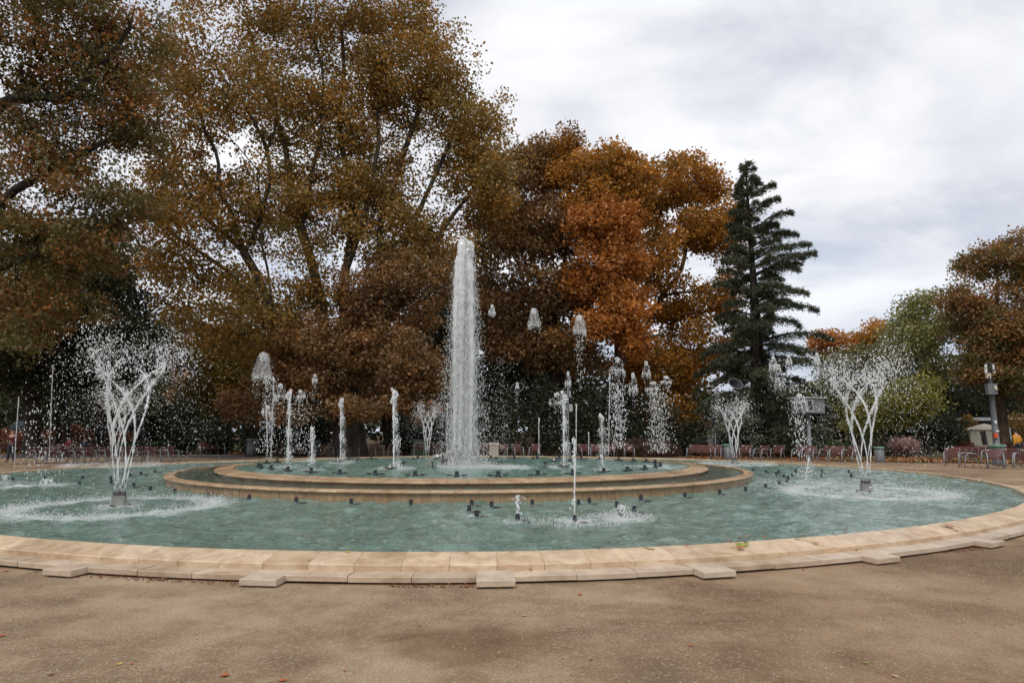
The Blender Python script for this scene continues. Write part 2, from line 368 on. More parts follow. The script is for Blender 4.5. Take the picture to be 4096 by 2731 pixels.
m_veil = stream_mat('falling_veil_water', .0, .55, (16, 16, 1.6))
m_bell = stream_mat('clear_bell_water', .0, .30, (13, 13, 8))

# ------------------------------------------------------------------ the setting
CX, CY = -1.59, 23.55
def sheet(name, pts, z, m, label=None):
    mb = MB(); mb.add([(x, y, z) for x, y in pts], [tuple(range(len(pts)))])
    o = link(name, mb, m); tag(o, label, None, None, 'structure'); return o
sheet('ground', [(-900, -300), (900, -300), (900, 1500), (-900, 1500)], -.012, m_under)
a_ = [at(-900, 1817), at(1000, 1817)]
gp = [(-60, -8), (60, -8), (60, 24)]
gp += [tuple(at(4500, 1868)[:2]), tuple(at(4096, 1857)[:2]), tuple(at(3900, 1853)[:2]), tuple(at(3640, 1851)[:2]), tuple(at(3400, 1845)[:2]), tuple(at(3100, 1836)[:2]), tuple(at(2900, 1829)[:2]), tuple(at(2600, 1826)[:2]), tuple(at(2200, 1827)[:2]), tuple(at(1400, 1827)[:2]), tuple(at(1000, 1829)[:2]), tuple(at(500, 1829)[:2]), tuple(at(0, 1831)[:2]), tuple(at(-900, 1838)[:2])]
# fine-grained plaza mesh with faint relief near the camera
sheet('gravel_plaza', gp, 0.0, m_gravel, 'tan compacted gravel plaza around the fountain')
sheet('asphalt_path', [tuple(at(-900, 1835)[:2]), tuple(at(0, 1828)[:2]), tuple(at(980, 1827)[:2]), tuple(at(980, 1818)[:2]), tuple(at(0, 1816)[:2]), tuple(at(-900, 1816)[:2])], .006, m_asph)
sheet('lawn', [tuple(at(2900, 1826)[:2]), tuple(at(3100, 1833)[:2]), tuple(at(3400, 1841)[:2]), tuple(at(3640, 1847)[:2]), tuple(at(3900, 1849)[:2]), tuple(at(4096, 1852)[:2]), tuple(at(4600, 1862)[:2]), tuple(at(4800, 1780)[:2]), tuple(at(4096, 1772)[:2]), tuple(at(3500, 1772)[:2]), tuple(at(2900, 1790)[:2])], .004, m_lawn, 'green lawn strewn with orange leaves beyond the plaza')
sheet('lawn', [tuple(at(-900, 1813)[:2]), tuple(at(980, 1813)[:2]), tuple(at(980, 1770)[:2]), tuple(at(-900, 1765)[:2])], .004, m_lawn, 'shaded lawn under the trees beyond the asphalt path')
for k, (xa, ya, xb, yb) in enumerate([(3560, 1822, 4300, 1827), (3640, 1775, 4400, 1777)]):
    p0, p1 = at(xa, ya), at(xb, yb); q1, q0 = at(xb, yb - (3.5 if k == 0 else 2)), at(xa, ya - (3.5 if k == 0 else 2))
    sheet('garden_path', [tuple(p0[:2]), tuple(p1[:2]), tuple(q1[:2]), tuple(q0[:2])], .009, m_asph)

# ------------------------------------------------------------------ fountain basins
WZ, MZ, UZ = .135, .345, .475
def basin(name, label):
    return tag(empty(name, (CX, CY, 0)), label, 'fountain basin')
low = basin('lower_basin', 'wide round outermost fountain basin with a sloped tan travertine rim and pale slab kerb')
def ringof(parent, name, prof, n, m, a0=0., gap=.003, seg=1, dz=.0012, radial=None):
    r = max(p[0] for p in prof); da = 2 * PI / n; g = gap / r
    me = MB().sector(prof, -da / 2 + g, da / 2 - g, seg).mesh(name); me.materials.append(m)
    for k in range(n):
        a = a0 + k * da
        o = link(name, me, None, parent, (0, 0, random.uniform(-dz, dz)), a)
        if n == 192: follow(o, a, RR + .2)
        if radial:
            t = random.uniform(-radial, radial); o.location.x = t * math.cos(a); o.location.y = t * math.sin(a)
RR = 15.70
OUT_A = [-180, -150, -125, -111, -98, -84, -72, -62, -52, -41, -30, -10, 12, 24, 60, 115, 140, 153, 170, 180]
OUT_R = [16.35, 15.6, 15.28, 15.33, 15.55, 15.72, 15.6, 15.54, 15.5, 15.62, 15.72, 15.87, 15.98, 15.85, 15.6, 15.2, 15.25, 15.8, 16.35, 16.35]
_ta = np.arange(-180, 180, .5); _tr = np.interp(_ta, OUT_A, OUT_R)
_kw = np.exp(-.5 * (np.arange(-20, 21) / 7.) ** 2); _tr = np.convolve(np.concatenate([_tr[-20:], _tr, _tr[:20]]), _kw / _kw.sum(), 'valid')
def outline(a): return np.interp((np.degrees(a) + 180) % 360 - 180, _ta, _tr, period=360) / 15.70
def follow(o, a, rc):            # seat a stone on the outline: right radius and turned to the local run of the edge
    sc = float(outline(a)); d = float(outline(a + .02) - outline(a - .02)) / .04; dl = -math.atan(d / sc)
    c = Vector((math.cos(a), math.sin(a), 0)) * rc * sc; q = Matrix.Rotation(dl, 3, 'Z') @ c
    o.scale = (sc, sc, 1); o.rotation_euler.z = a + dl; o.location.x += c.x - q.x; o.location.y += c.y - q.y
ringof(low, 'rim_stone', [(RR, .0), (RR, .200), (RR + .02, .218), (RR + .06, .216), (RR + .41, .150), (RR + .43, .138), (RR + .43, .03), (RR + .2, .0)], 192, m_rim, R(.4), .0022, 2)
mo = MB().sector([(RR + .004, .1), (RR + .004, .196), (RR + .022, .213), (RR + .06, .211), (RR + .408, .146), (RR + .424, .132), (RR + .424, .1)], 0, 2 * PI - 1e-4, 400)
mo.v = [(x * float(outline(math.atan2(y, x))), y * float(outline(math.atan2(y, x))), z) for x, y, z in mo.v]
link('mortar_bed', mo, plain('mortar', (.34, .245, .16), .9), low)
T0, TD = R(-85.07), 2 * PI / 42
S0, S1 = RR + .425, RR + .72
slab_prof = [(S0, .022), (S0, .083), (S1 - .008, .083), (S1, .077), (S1, .026), (S1 - .006, .022)]
half = .20 / S1
Tme = MB().sector([(S0, .020), (S0, .086), (S1 + .207, .086), (S1 + .212, .080), (S1 + .212, .026), (S1 + .208, .020)], -half, half, 1).mesh('projecting_slab'); Tme.materials.append(m_slab)
w = (TD - 2 * half) / 3
sl = [MB().sector(slab_prof, -w / 2 + .00022, w / 2 - .00022, 2).mesh('kerb_slab')]; sl[0].materials.append(m_slab)
for k in range(42):
    a = T0 + k * TD
    follow(link('projecting_slab', Tme, None, low, (0, 0, random.uniform(-.004, .004)), a), a, S1)
    for j in range(3):
        aj = a + half + w * (j + .5)
        t = random.uniform(-.005, .005); follow(link('kerb_slab', sl[0], None, low, (t * math.cos(aj), t * math.sin(aj), random.uniform(-.004, .004)), aj), aj, S1)
ft = MB().sector([(RR + .1, -.05), (RR + .1, .018), (S1 - .10, .018), (S1 - .10, -.05)], 0, 2 * PI - 1e-4, 160)
ft.v = [(x * float(outline(math.atan2(y, x))), y * float(outline(math.atan2(y, x))), z) for x, y, z in ft.v]
link('footing', ft, m_gap_shade, low)  # dark colour paints the shadow gap below the slabs onto the footing
mid = basin('middle_basin', 'middle ring basin of tan travertine, lower step of the raised centre')
ringof(mid, 'coping_stone', [(9.28, .30), (9.28, .372), (9.30, .380), (9.50, .372), (9.545, .362), (9.562, .345), (9.562, .328), (9.545, .312), (9.50, .303)], 117, m_cope, 0, .003, 1, .0015, .002)
ringof(mid, 'wall_tile', [(9.36, .0), (9.36, .303), (9.48, .303), (9.48, .0)], 287, m_tile, .003, .002, 1, .0, .004)
upb = basin('upper_basin', 'innermost raised basin with broad sloping tan coping around the tall central jet')
ringof(upb, 'coping_stone', [(7.66, .40), (7.66, .505), (7.69, .512), (8.16, .470), (8.205, .460), (8.22, .442), (8.22, .420), (8.205, .405), (8.16, .396)], 106, m_cope, .01, .003, 1, .0015, .002)
ringof(upb, 'wall_tile', [(8.0, .1), (8.0, .398), (8.12, .398), (8.12, .1)], 240, m_tile, .003, .002, 1, .0, .003)

def waterring(name, r0, r1, z, nr, nt, amp, m, seed, label):
    g = np.random.default_rng(seed)
    rr = np.linspace(r0, r1, nr); tt = np.linspace(0, 2 * PI, nt, endpoint=False)
    Rg, Tg = np.meshgrid(rr, tt, indexing='ij'); X = Rg * np.cos(Tg); Y = Rg * np.sin(Tg); Z = np.zeros_like(X)
    for k in range(64):
        lam = g.uniform(.36, .75) if k < 46 else g.uniform(.7, 1.6); th = g.uniform(0, 2 * PI); kk = 2 * PI / lam
        ph = kk * (X * math.cos(th) + Y * math.sin(th)) + g.uniform(0, 6.28) + 1.3 * np.sin(X * g.uniform(.3, 1.2) + Y * g.uniform(.3, 1.2))
        Z += (lam * .0034 if k < 46 else lam * .0013) * amp * np.sin(ph)
    Z = Z + .9 * np.abs(Z) * (Z > 0)
    if r1 > 12:
        q = 1 + (outline(Tg) - 1) * np.clip((Rg - 10) / 5, 0, 1); X, Y = X * q, Y * q
    V = np.stack([X, Y, Z], -1).reshape(-1, 3)
    i, j = np.meshgrid(np.arange(nr - 1), np.arange(nt), indexing='ij'); j2 = (j + 1) % nt
    F = np.stack([i * nt + j, (i + 1) * nt + j, (i + 1) * nt + j2, i * nt + j2], -1).reshape(-1, 4)
    o = link(name, mesh_np(name, V, F, True), m, None, (CX, CY, z)); return tag(o, label, None, None, 'structure')

# fountain jets standing on canisters: near left, near right, back right, back left, far left
CAN = [at(474, 2026, WZ), at(3466, 1969, WZ), at(2940, 1857, WZ), at(1708, 1836, WZ), at(451, 1862, WZ)]
RING = [1.95, 1.9, 1.7, 1.4, 1.9]
foam_sheen_low = [(c[0], c[1], r - .75, r + .35, .72) for c, r in zip(CAN, RING)] + [(c[0], c[1], -.5, .5, .7) for c in CAN[:2]]
def fo(x, y, r, s, z=WZ): p = at(x, y, z); return (p[0], p[1], -r, r, s)
foam_sheen_low += [fo(2299, 2085, .55, 1.), fo(2500, 2075, .6, 1.), fo(1890, 2062, .4, .6), fo(2070, 2085, .35, .6), fo(70, 1945, .9, 1.), fo(200, 1942, .7, .8), fo(3300, 1930, 1.8, .45), (CAN[1][0], CAN[1][1], -3.6, 3.6, .42), (CAN[1][0] - 2, CAN[1][1] + 4, -4, 4, .36), (CAN[4][0] + 1, CAN[4][1], -2.6, 2.6, .4), (CAN[2][0], CAN[2][1], -2.6, 2.6, .5)]  # foam spots, plus wide pale patches painted in for missing sky reflection
main_p = at(1852, 1868, UZ)
foams_up = [(main_p[0] + .1, main_p[1], -1.1, 1.1, 1.2), (main_p[0] + 1.6, main_p[1], -1.2, 1.2, .8)]
for x, y, r, s in [(1575, 1872, .9, .9), (2256, 1868, .8, .9), (1350, 1850, .8, .8), (1180, 1842, 1.6, .7), (2620, 1862, 1.6, .8), (2680, 1870, .9, .7), (1600, 1845, .5, .5)]:
    foams_up.append(fo(x, y, r, s, UZ))
m_w_low = water_mat('pool_water', (.080, .138, .106), (.172, .255, .212), .03, foam_sheen_low)
m_w_mid = water_mat('ring_water', (.055, .075, .050), (.085, .11, .08), .04)
m_w_up = water_mat('upper_pool_water', (.095, .175, .138), (.185, .295, .248), .03, foams_up)
waterring('lower_pool_water', 9.40, RR + .05, WZ, 110, 940, 1.0, m_w_low, 3, 'choppy green water of the wide lower basin')
waterring('middle_pool_water', 8.05, 9.34, MZ, 14, 420, .35, m_w_mid, 4, 'still dark water in the narrow middle basin')
waterring('upper_pool_water', .05, 7.70, UZ - .02, 56, 360, .8, m_w_up, 5, 'turquoise water of the raised upper basin')

# ------------------------------------------------------------------ foliage
LL = np.array([(0, -.08, 0), (.50, .18, .13), (.20, .46, .02), (0, 1, -.12), (-.20, .46, .02), (-.50, .18, .13)])
LT = np.array([(0, 1, 2), (0, 2, 3), (0, 3, 4), (0, 4, 5)])
def unit(v): return v / np.maximum(np.linalg.norm(v, axis=-1, keepdims=True), 1e-9)
LL2 = np.array([(0, -.05, 0), (.44, .40, .10), (0, 1, -.12), (-.44, .40, .10)])
LT2 = np.array([(0, 1, 2), (0, 2, 3)])
def leaf_mesh(name, P, size, clump=None, up=.5, g=rng, long=1., wide=1., dirs=None, fine=False):
    LLx, LTx = (LL, LT) if fine else (LL2, LT2); nv, nt_ = len(LLx), len(LTx)
    n = len(P); nn = unit(g.normal(size=(n, 3)) + np.array([0, 0, up])); t = g.normal(size=(n, 3)) + np.array([0, 0, -.35])
    if dirs is not None: t = dirs + .35 * g.normal(size=(n, 3))
    t = unit(t - nn * (t * nn).sum(1, keepdims=True)); b = np.cross(nn, t)
    s = (size * g.uniform(.65, 1.3, n))[:, None, None]
    L = LLx[None] * s
    V = P[:, None] + b[:, None] * L[:, :, 0:1] * wide + t[:, None] * L[:, :, 1:2] * long + nn[:, None] * L[:, :, 2:3]
    F = LTx[None] + (np.arange(n) * nv)[:, None, None]
    r = g.random(n) if clump is None else np.clip(.58 * clump + .42 * g.random(n), 0, 1)
    return mesh_np(name, V.reshape(-1, 3), F.reshape(-1, 3), False, np.repeat(r, nt_))
def ell(g, c, r, n, shell=.55):
    u = unit(g.normal(size=(n, 3))); d = g.random(n) ** (1 / 3.); d = shell * (.72 + .28 * g.random(n)) + (1 - shell) * d if shell else d
    return np.array(c) + u * d[:, None] * np.array(r)

def branches(name, mains, targets, m, parent, rbase, rtip=.012, step=.7, g=rng, pen=.10, mintip=0.0):
    pos, par, pl = [], [], []
    def addn(p, pa): pos.append(np.array(p, float)); par.append(pa); pl.append(0 if pa < 0 else pl[pa] + np.linalg.norm(pos[-1] - pos[pa])); return len(pos) - 1
    for pli, line in enumerate(mains):
        line = [np.array(p, float) for p in line]
        if pli == 0: cur = addn(line[0], -1)
        else: A = np.array(pos); cur = int(np.argmin(((A - line[0]) ** 2).sum(1)))
        for q in line[1:]:
            p0 = pos[cur].copy(); d = np.linalg.norm(q - p0); k = max(1, int(d / step))
            bend = g.normal(size=3) * d * .045
            for i in range(1, k + 1):
                f = i / k; cur = addn(p0 + (q - p0) * f + bend * math.sin(PI * f), cur)
    A = np.array(pos)
    T = np.asarray(targets)
    dm = np.array([np.min(((A - t) ** 2).sum(1)) for t in T])
    cap = len(pos) + int((np.sqrt(dm).sum()) / step) + len(T) * 4 + 10
    A = np.zeros((cap * 2, 3)); A[:len(pos)] = pos; PLn = np.zeros(cap * 2); PLn[:len(pl)] = pl
    for ti in np.argsort(dm):
        t = T[ti]; n = len(pos)
        d = np.sqrt(((A[:n] - t) ** 2).sum(1)); i = int(np.argmin(d + pen * PLn[:n])); dd = d[i]; k = max(1, min(8, int(round(dd / step))))
        pdir = unit(pos[i] - pos[par[i]]) if par[i] >= 0 else np.array([0, 0, 1.])
        p0 = pos[i]; ctl = p0 + pdir * dd * .35 + (t - p0) * .15 + np.array([0, 0, .06 * dd]) + g.normal(size=3) * .05 * dd; cur = i
        for j in range(1, k + 1):
            f = j / k; cur = addn((1 - f) ** 2 * p0 + 2 * f * (1 - f) * ctl + f * f * t, cur); A[cur] = pos[cur]; PLn[cur] = pl[cur]
    n = len(pos); pos = np.array(pos); par = np.array(par); tips = np.zeros(n); child = np.zeros(n)
    for i in range(n - 1, 0, -1):
        if child[i] == 0: tips[i] = 1
        tips[par[i]] += tips[i]; child[par[i]] = 1
    ex = math.log(rbase / rtip) / math.log(max(tips[0], 2)); rad = rtip * np.maximum(tips, 1) ** ex
    root = np.array(mains[0][0]); flare = 1 + .45 * np.exp(-np.linalg.norm(pos - root, axis=1) / (rbase * 1.6)); rad = rad * np.where(tips > tips[0] * .6, flare, 1)
    dirs = np.zeros((n, 3)); dirs[1:] = unit(pos[1:] - pos[par[1:]]); dirs[0] = (0, 0, 1)
    e = np.arange(1, n); e = e[rad[1:] > mintip]; pa = par[e]
    VV, FF, off = [], [], 0
    for sides, sel in ((4, rad[e] < .05), (9, rad[e] >= .05)):
        ee = e[sel]; pp = pa[sel]
        if len(ee) == 0: continue
        cont = (rad[ee] > .6 * rad[pp])[:, None]
        dA = np.where(cont, dirs[pp], dirs[ee]); dB = dirs[ee]; rA = np.where(cont[:, 0], rad[pp], rad[ee] * 1.2); rB = rad[ee]
        rings = []
        for D, Pn, rr in ((dA, pos[pp], rA), (dB, pos[ee], rB)):
            ref = np.array([.9, .35, .12]); u = unit(ref - D * (D @ ref)[:, None]); v = np.cross(D, u)
            a = np.arange(sides) * 2 * PI / sides
            rings.append(Pn[:, None] + rr[:, None, None] * (u[:, None] * np.cos(a)[None, :, None] + v[:, None] * np.sin(a)[None, :, None]))
        V = np.concatenate(rings, 1).reshape(-1, 3); k = np.arange(sides); k2 = (k + 1) % sides
        F = np.stack([k, k2, sides + k2, sides + k], -1)[None] + (np.arange(len(ee)) * 2 * sides)[:, None, None] + off
        VV.append(V); FF.append(F.reshape(-1, 4)); off += len(V)
    o = link(name, mesh_np(name, np.concatenate(VV), np.concatenate(FF), True), m, parent)
    return o, pos

def lobes_targets(lobes, ntot, g, shell=.5):
    vols = np.array([(l[3] * l[4] * l[5]) ** .72 for l in lobes]); ns = np.maximum((vols / vols.sum() * ntot).astype(int), 3)
    T = []
    for l, n in zip(lobes, ns):
        ks = int(np.clip(n // 11, 5, 14)); cs = ell(g, l[:3], np.array(l[3:6]) * .72, ks, .6); rs = g.uniform(.42, .70, ks)
        for c, r_ in zip(cs, rs): T.append(ell(g, c, np.array(l[3:6]) * r_, max(2, n // ks), shell))
    return np.concatenate(T)
def lobe_d(x, y, Y, rx, ry, rd):      # a clump of the crown: centre and half-extents as measured from the photograph at its distance
    c = ptd(x, y, Y); k = Y / FPX * DS * 1.02; return (*c, rx * k, rd, ry * k)

def tree(name, label, base_line, others, lobes, ntar, per, sig, lsize, mleaf, mbark, rbase, seed, cat='tree', group=None, shell=.5, mintip=0., up=.5, zmin=.6, step=.7, extra=None, pen=.1):
    g = np.random.default_rng(seed)
    root = empty(name, tuple(base_line[0])); off = np.array(base_line[0], float)
    T = lobes_targets(lobes, ntar, g, shell); T = T[T[:, 2] > zmin]
    b, nodes = branches('trunk', [np.array(base_line) - off] + [np.array(l) - off for l in others], T - off, mbark, root, rbase, g=g, mintip=mintip, step=step, pen=pen)
    cl = np.repeat(g.random(len(T)), per); big = np.repeat(T, per, 0)
    P = big + unit(g.normal(size=big.shape)) * (g.random(len(big)) ** .42)[:, None] * np.array([1.75, 1.75, 1.15]) * sig
    cl = np.clip(cl + .12 * np.sin(P[:, 0] * 1.7) * np.sin(P[:, 2] * 1.9), 0, 1)
    ok = P[:, 2] > .25; P, cl = P[ok], cl[ok]
    o = link('crown', leaf_mesh('crown', P - off, lsize, cl, up, g, fine=lsize < .16), mleaf, root)
    if extra:
        for (lb, n2, per2, sig2, ls2, m2, lab2) in extra:
            T2 = lobes_targets(lb, n2, g, .6); cl = np.repeat(g.random(len(T2)), per2); big = np.repeat(T2, per2, 0)
            P = big + unit(g.normal(size=big.shape)) * (g.random(len(big)) ** .42)[:, None] * np.array([1.75, 1.75, 1.15]) * sig2
            oo = link('crown', leaf_mesh('crown', P - off, ls2, cl, up, g), m2, root); oo['label'] = lab2
    tag(root, label, cat, group); return root
def L(*p): return [ptd(*q) for q in p]

# giant plane tree behind the fountain
BY = 43
tree('plane_tree', 'giant many-limbed plane tree in brown and olive leaf filling the centre left', L((800, 1049, BY), (797, 960, BY), (790, 880, BY)),
     [L((790, 880, BY), (700, 780, 42), (620, 720, 41), (560, 580, 41), (500, 430, 40), (470, 300, 40), (400, 160, 39)),
      L((610, 700, 41), (520, 620, 40), (400, 540, 39), (335, 470, 38), (300, 400, 38)),
      L((640, 745, 41), (520, 770, 39), (430, 730, 38), (370, 690, 37)),
      L((790, 880, BY), (740, 700, 42), (690, 520, 42), (655, 340, 42), (600, 180, 42), (560, 20, 42)),
      L((792, 880, BY), (790, 640, 43), (805, 420, 43), (790, 200, 43), (770, 0, 43)),
      L((690, 520, 42), (720, 380, 41), (740, 240, 41), (720, 90, 41)),
      L((800, 880, BY), (875, 640, 43), (905, 420, 43), (960, 260, 43), (1000, 120, 43)),
      L((560, 580, 41), (620, 420, 40), (560, 240, 39), (480, 120, 39)),
      L((560, 580, 41), (470, 500, 40), (400, 380, 39), (360, 250, 39)), L((620, 720, 41), (600, 560, 40), (590, 400, 40), (640, 260, 40)),
      L((690, 520, 42), (620, 430, 41), (540, 330, 41)), L((875, 640, 43), (940, 540, 43), (1020, 360, 43), (1060, 260, 43)), L((790, 640, 43), (840, 500, 42), (870, 330, 42), (850, 160, 42)),
      L((805, 870, BY), (900, 720, 43), (1010, 540, 44), (1090, 430, 44))],
     [lobe_d(600, 60, 41, 190, 130, 5), lobe_d(850, 60, 43, 160, 130, 5), lobe_d(960, 190, 43, 130, 140, 5), lobe_d(1080, 330, 43, 120, 130, 5), lobe_d(1130, 440, 43, 85, 110, 4.5),
      lobe_d(430, 200, 39, 150, 160, 5), lobe_d(650, 260, 42, 170, 150, 6), lobe_d(830, 330, 44, 150, 150, 6), lobe_d(400, 400, 39, 110, 110, 4), lobe_d(560, 470, 42, 120, 120, 4),
      lobe_d(700, 500, 43, 120, 140, 6), lobe_d(880, 530, 44, 130, 140, 6), lobe_d(1010, 560, 43, 110, 120, 5), lobe_d(370, 600, 38, 60, 90, 3), lobe_d(420, 730, 38, 70, 60, 3), lobe_d(440, 540, 39, 95, 75, 3.5), lobe_d(500, 640, 40, 80, 50, 3), lobe_d(350, 480, 39, 70, 60, 3), lobe_d(1010, 190, 43, 75, 90, 4), lobe_d(1110, 330, 43, 70, 80, 4), lobe_d(960, 60, 43, 60, 60, 4), lobe_d(900, 200, 43, 90, 90, 4), lobe_d(1150, 470, 43, 60, 70, 4),
      lobe_d(700, 680, 42, 110, 90, 5), lobe_d(620, 760, 40, 100, 60, 4), lobe_d(530, 800, 41, 80, 60, 3)],
     2650, 58, .60, .19, m_leafB, m_barkP, .92, 21, extra=[
      ([lobe_d(880, 680, 40, 110, 90, 3), lobe_d(740, 800, 40, 110, 90, 3), lobe_d(880, 820, 40, 120, 100, 3), lobe_d(720, 890, 40, 90, 55, 2.5), lobe_d(980, 660, 41, 80, 90, 3), lobe_d(960, 860, 41, 70, 70, 2), lobe_d(820, 935, 39, 90, 26, 2), lobe_d(930, 930, 40, 70, 26, 2), lobe_d(690, 945, 40, 60, 22, 2), lobe_d(560, 930, 42, 60, 30, 2), lobe_d(620, 880, 41, 60, 50, 2)],
       760, 66, .52, .185, m_leafB2, 'russet drooping lower leaves')])
# near plane tree at the left edge, trunk outside the picture
tree('plane_tree', 'near plane tree whose dark limbs and russet leaves overhang the upper left corner', [ptd(-330, 1075, 27), ptd(-320, 800, 27), ptd(-300, 560, 27)],
     [L((-300, 560, 27), (-150, 300, 27), (0, 243, 27), (140, 228, 27), (220, 165, 27), (300, 60, 27), (330, -80, 27)),
      L((-300, 600, 27), (-120, 500, 27), (0, 465, 27), (110, 400, 28), (230, 330, 28), (330, 280, 29)),
      L((-310, 650, 27), (-100, 640, 28), (40, 600, 28), (170, 560, 29))],
     [lobe_d(60, 60, 27, 190, 130, 4), lobe_d(150, 200, 28, 150, 110, 4), lobe_d(260, 90, 28, 130, 130, 4), lobe_d(300, 260, 29, 110, 110, 4), lobe_d(80, 330, 28, 150, 60, 3.5), lobe_d(170, 430, 28, 170, 70, 4), lobe_d(60, 560, 28, 130, 90, 4), lobe_d(210, 560, 29, 110, 80, 4), lobe_d(-120, 300, 27, 150, 250, 4),
      lobe_d(60, 680, 28, 110, 80, 3), lobe_d(40, 760, 28, 60, 50, 2)],
     1250, 50, .44, .155, m_leafA, m_barkD, .5, 22)
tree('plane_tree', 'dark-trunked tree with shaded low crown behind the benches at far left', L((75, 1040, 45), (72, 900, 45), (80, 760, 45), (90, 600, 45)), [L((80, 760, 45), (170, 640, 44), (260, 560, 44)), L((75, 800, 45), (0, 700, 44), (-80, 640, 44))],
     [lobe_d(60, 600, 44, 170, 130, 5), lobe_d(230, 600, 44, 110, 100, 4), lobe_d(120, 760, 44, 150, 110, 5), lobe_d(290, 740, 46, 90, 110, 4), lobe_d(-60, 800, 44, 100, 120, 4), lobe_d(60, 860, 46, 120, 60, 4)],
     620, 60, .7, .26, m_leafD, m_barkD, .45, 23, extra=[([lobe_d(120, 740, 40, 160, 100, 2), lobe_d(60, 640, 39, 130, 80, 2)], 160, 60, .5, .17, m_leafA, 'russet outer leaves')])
# small-trunked trees behind the left benches
for i, (x, rb, top, lab) in enumerate([(125, .22, 780, 'slim dark tree left of the curved trunk behind the left benches'), (150, .24, 800, 'slim tree with curved trunk behind the left benches'), (222, .2, 760, 'thin straight tree behind the tall left spray'), (236, .22, 740, 'thin straight tree just right of the tall left spray'), (330, .2, 800, 'slim tree between the left spray and the dark shrub')]):
    x2 = x + (8 if i == 1 else 0)
    tree('park_tree', lab, L((x2, 1030, 49), (x2 - (6 if i == 1 else 0), 960, 49), (x - (10 if i == 1 else 0), 860, 49), (x, 800, 49)), [], [lobe_d(x, top + 30, 50, 70, 60, 3), lobe_d(x + 20, top - 50, 51, 60, 70, 3)], 70, 60, .7, .24, m_leafD, m_barkD, rb, 30 + i, group='slim trees behind the left benches')
tree('park_tree', 'ochre and yellow leaved tree behind the gap in the giant plane tree', L((520, 1030, 58), (520, 900, 58), (525, 760, 58)), [],
     [lobe_d(500, 760, 56, 100, 110, 5), lobe_d(600, 820, 56, 100, 110, 5), lobe_d(470, 880, 56, 70, 70, 4), lobe_d(560, 930, 56, 110, 50, 4), lobe_d(540, 680, 57, 70, 60, 4)], 420, 56, .8, .24, m_leafY, m_barkD, .4, 40)
tree('park_tree', 'small orange tree glimpsed beyond the left spray', L((380, 1028, 80), (380, 900, 80), (380, 860, 80)), [], [lobe_d(385, 830, 80, 30, 45, 3), lobe_d(410, 890, 80, 35, 45, 3)], 60, 60, .8, .3, m_leafO, m_barkD, .25, 41)
for i, (x, y, w_, h_, Y, s_) in enumerate([(680, 880, 160, 110, 62, 50), (900, 830, 170, 170, 62, 51), (1080, 800, 130, 190, 62, 52), (1250, 860, 130, 150, 64, 53), (180, 900, 190, 90, 70, 54)]):
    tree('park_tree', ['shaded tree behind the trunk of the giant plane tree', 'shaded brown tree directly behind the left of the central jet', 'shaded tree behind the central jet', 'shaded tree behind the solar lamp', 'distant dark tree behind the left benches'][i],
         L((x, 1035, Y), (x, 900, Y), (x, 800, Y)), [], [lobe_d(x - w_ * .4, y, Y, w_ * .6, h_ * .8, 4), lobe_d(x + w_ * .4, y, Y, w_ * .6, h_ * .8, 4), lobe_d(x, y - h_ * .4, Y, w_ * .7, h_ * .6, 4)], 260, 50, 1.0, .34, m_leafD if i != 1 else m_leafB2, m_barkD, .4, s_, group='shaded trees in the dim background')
# group of plane trees right of the jet
tree('plane_tree', 'brown-olive plane tree between the giant tree and the orange trees', L((1270, 1045, 50), (1270, 900, 50), (1268, 800, 50), (1240, 640, 50), (1210, 500, 49)), [L((1268, 800, 50), (1295, 620, 50), (1310, 430, 50), (1270, 330, 50)), L((1270, 820, 50), (1180, 760, 49), (1120, 680, 48))],
     [lobe_d(1210, 420, 50, 90, 80, 4), lobe_d(1270, 360, 50, 60, 60, 4), lobe_d(1150, 560, 48, 110, 90, 4), lobe_d(1260, 540, 48, 90, 110, 4), lobe_d(1170, 680, 48, 110, 80, 4), lobe_d(1280, 700, 48, 90, 90, 4), lobe_d(1200, 800, 48, 100, 60, 3), lobe_d(1320, 800, 48, 80, 60, 3)],
     900, 62, .6, .22, m_leafB2, m_barkD, .45, 24, extra=[([lobe_d(1270, 350, 50, 55, 50, 3), lobe_d(1300, 420, 49, 60, 70, 3)], 110, 60, .6, .19, m_leafO, 'golden upper leaves')])
tree('plane_tree', 'bright rust-orange plane tree with leaves cascading low right of the jet', L((1425, 1045, 47), (1420, 880, 47), (1405, 700, 47), (1400, 520, 47), (1410, 400, 47)), [L((1420, 880, 47), (1370, 780, 46), (1330, 640, 46))],
     [lobe_d(1395, 400, 47, 80, 65, 3.5), lobe_d(1350, 430, 47, 50, 60, 3), lobe_d(1440, 440, 47, 60, 70, 3.5), lobe_d(1400, 480, 47, 90, 60, 3.5)], 380, 66, .55, .22, m_leafO, m_barkO, .42, 25,
     extra=[([lobe_d(1380, 520, 45, 80, 70, 3), lobe_d(1440, 560, 45, 60, 80, 3), lobe_d(1360, 620, 45, 70, 70, 3), lobe_d(1430, 680, 44, 65, 70, 2.5), lobe_d(1390, 730, 44, 70, 50, 2.5), lobe_d(1450, 780, 44, 40, 45, 2)], 560, 64, .5, .22, m_leafR, 'rust-red cascading leaves')])
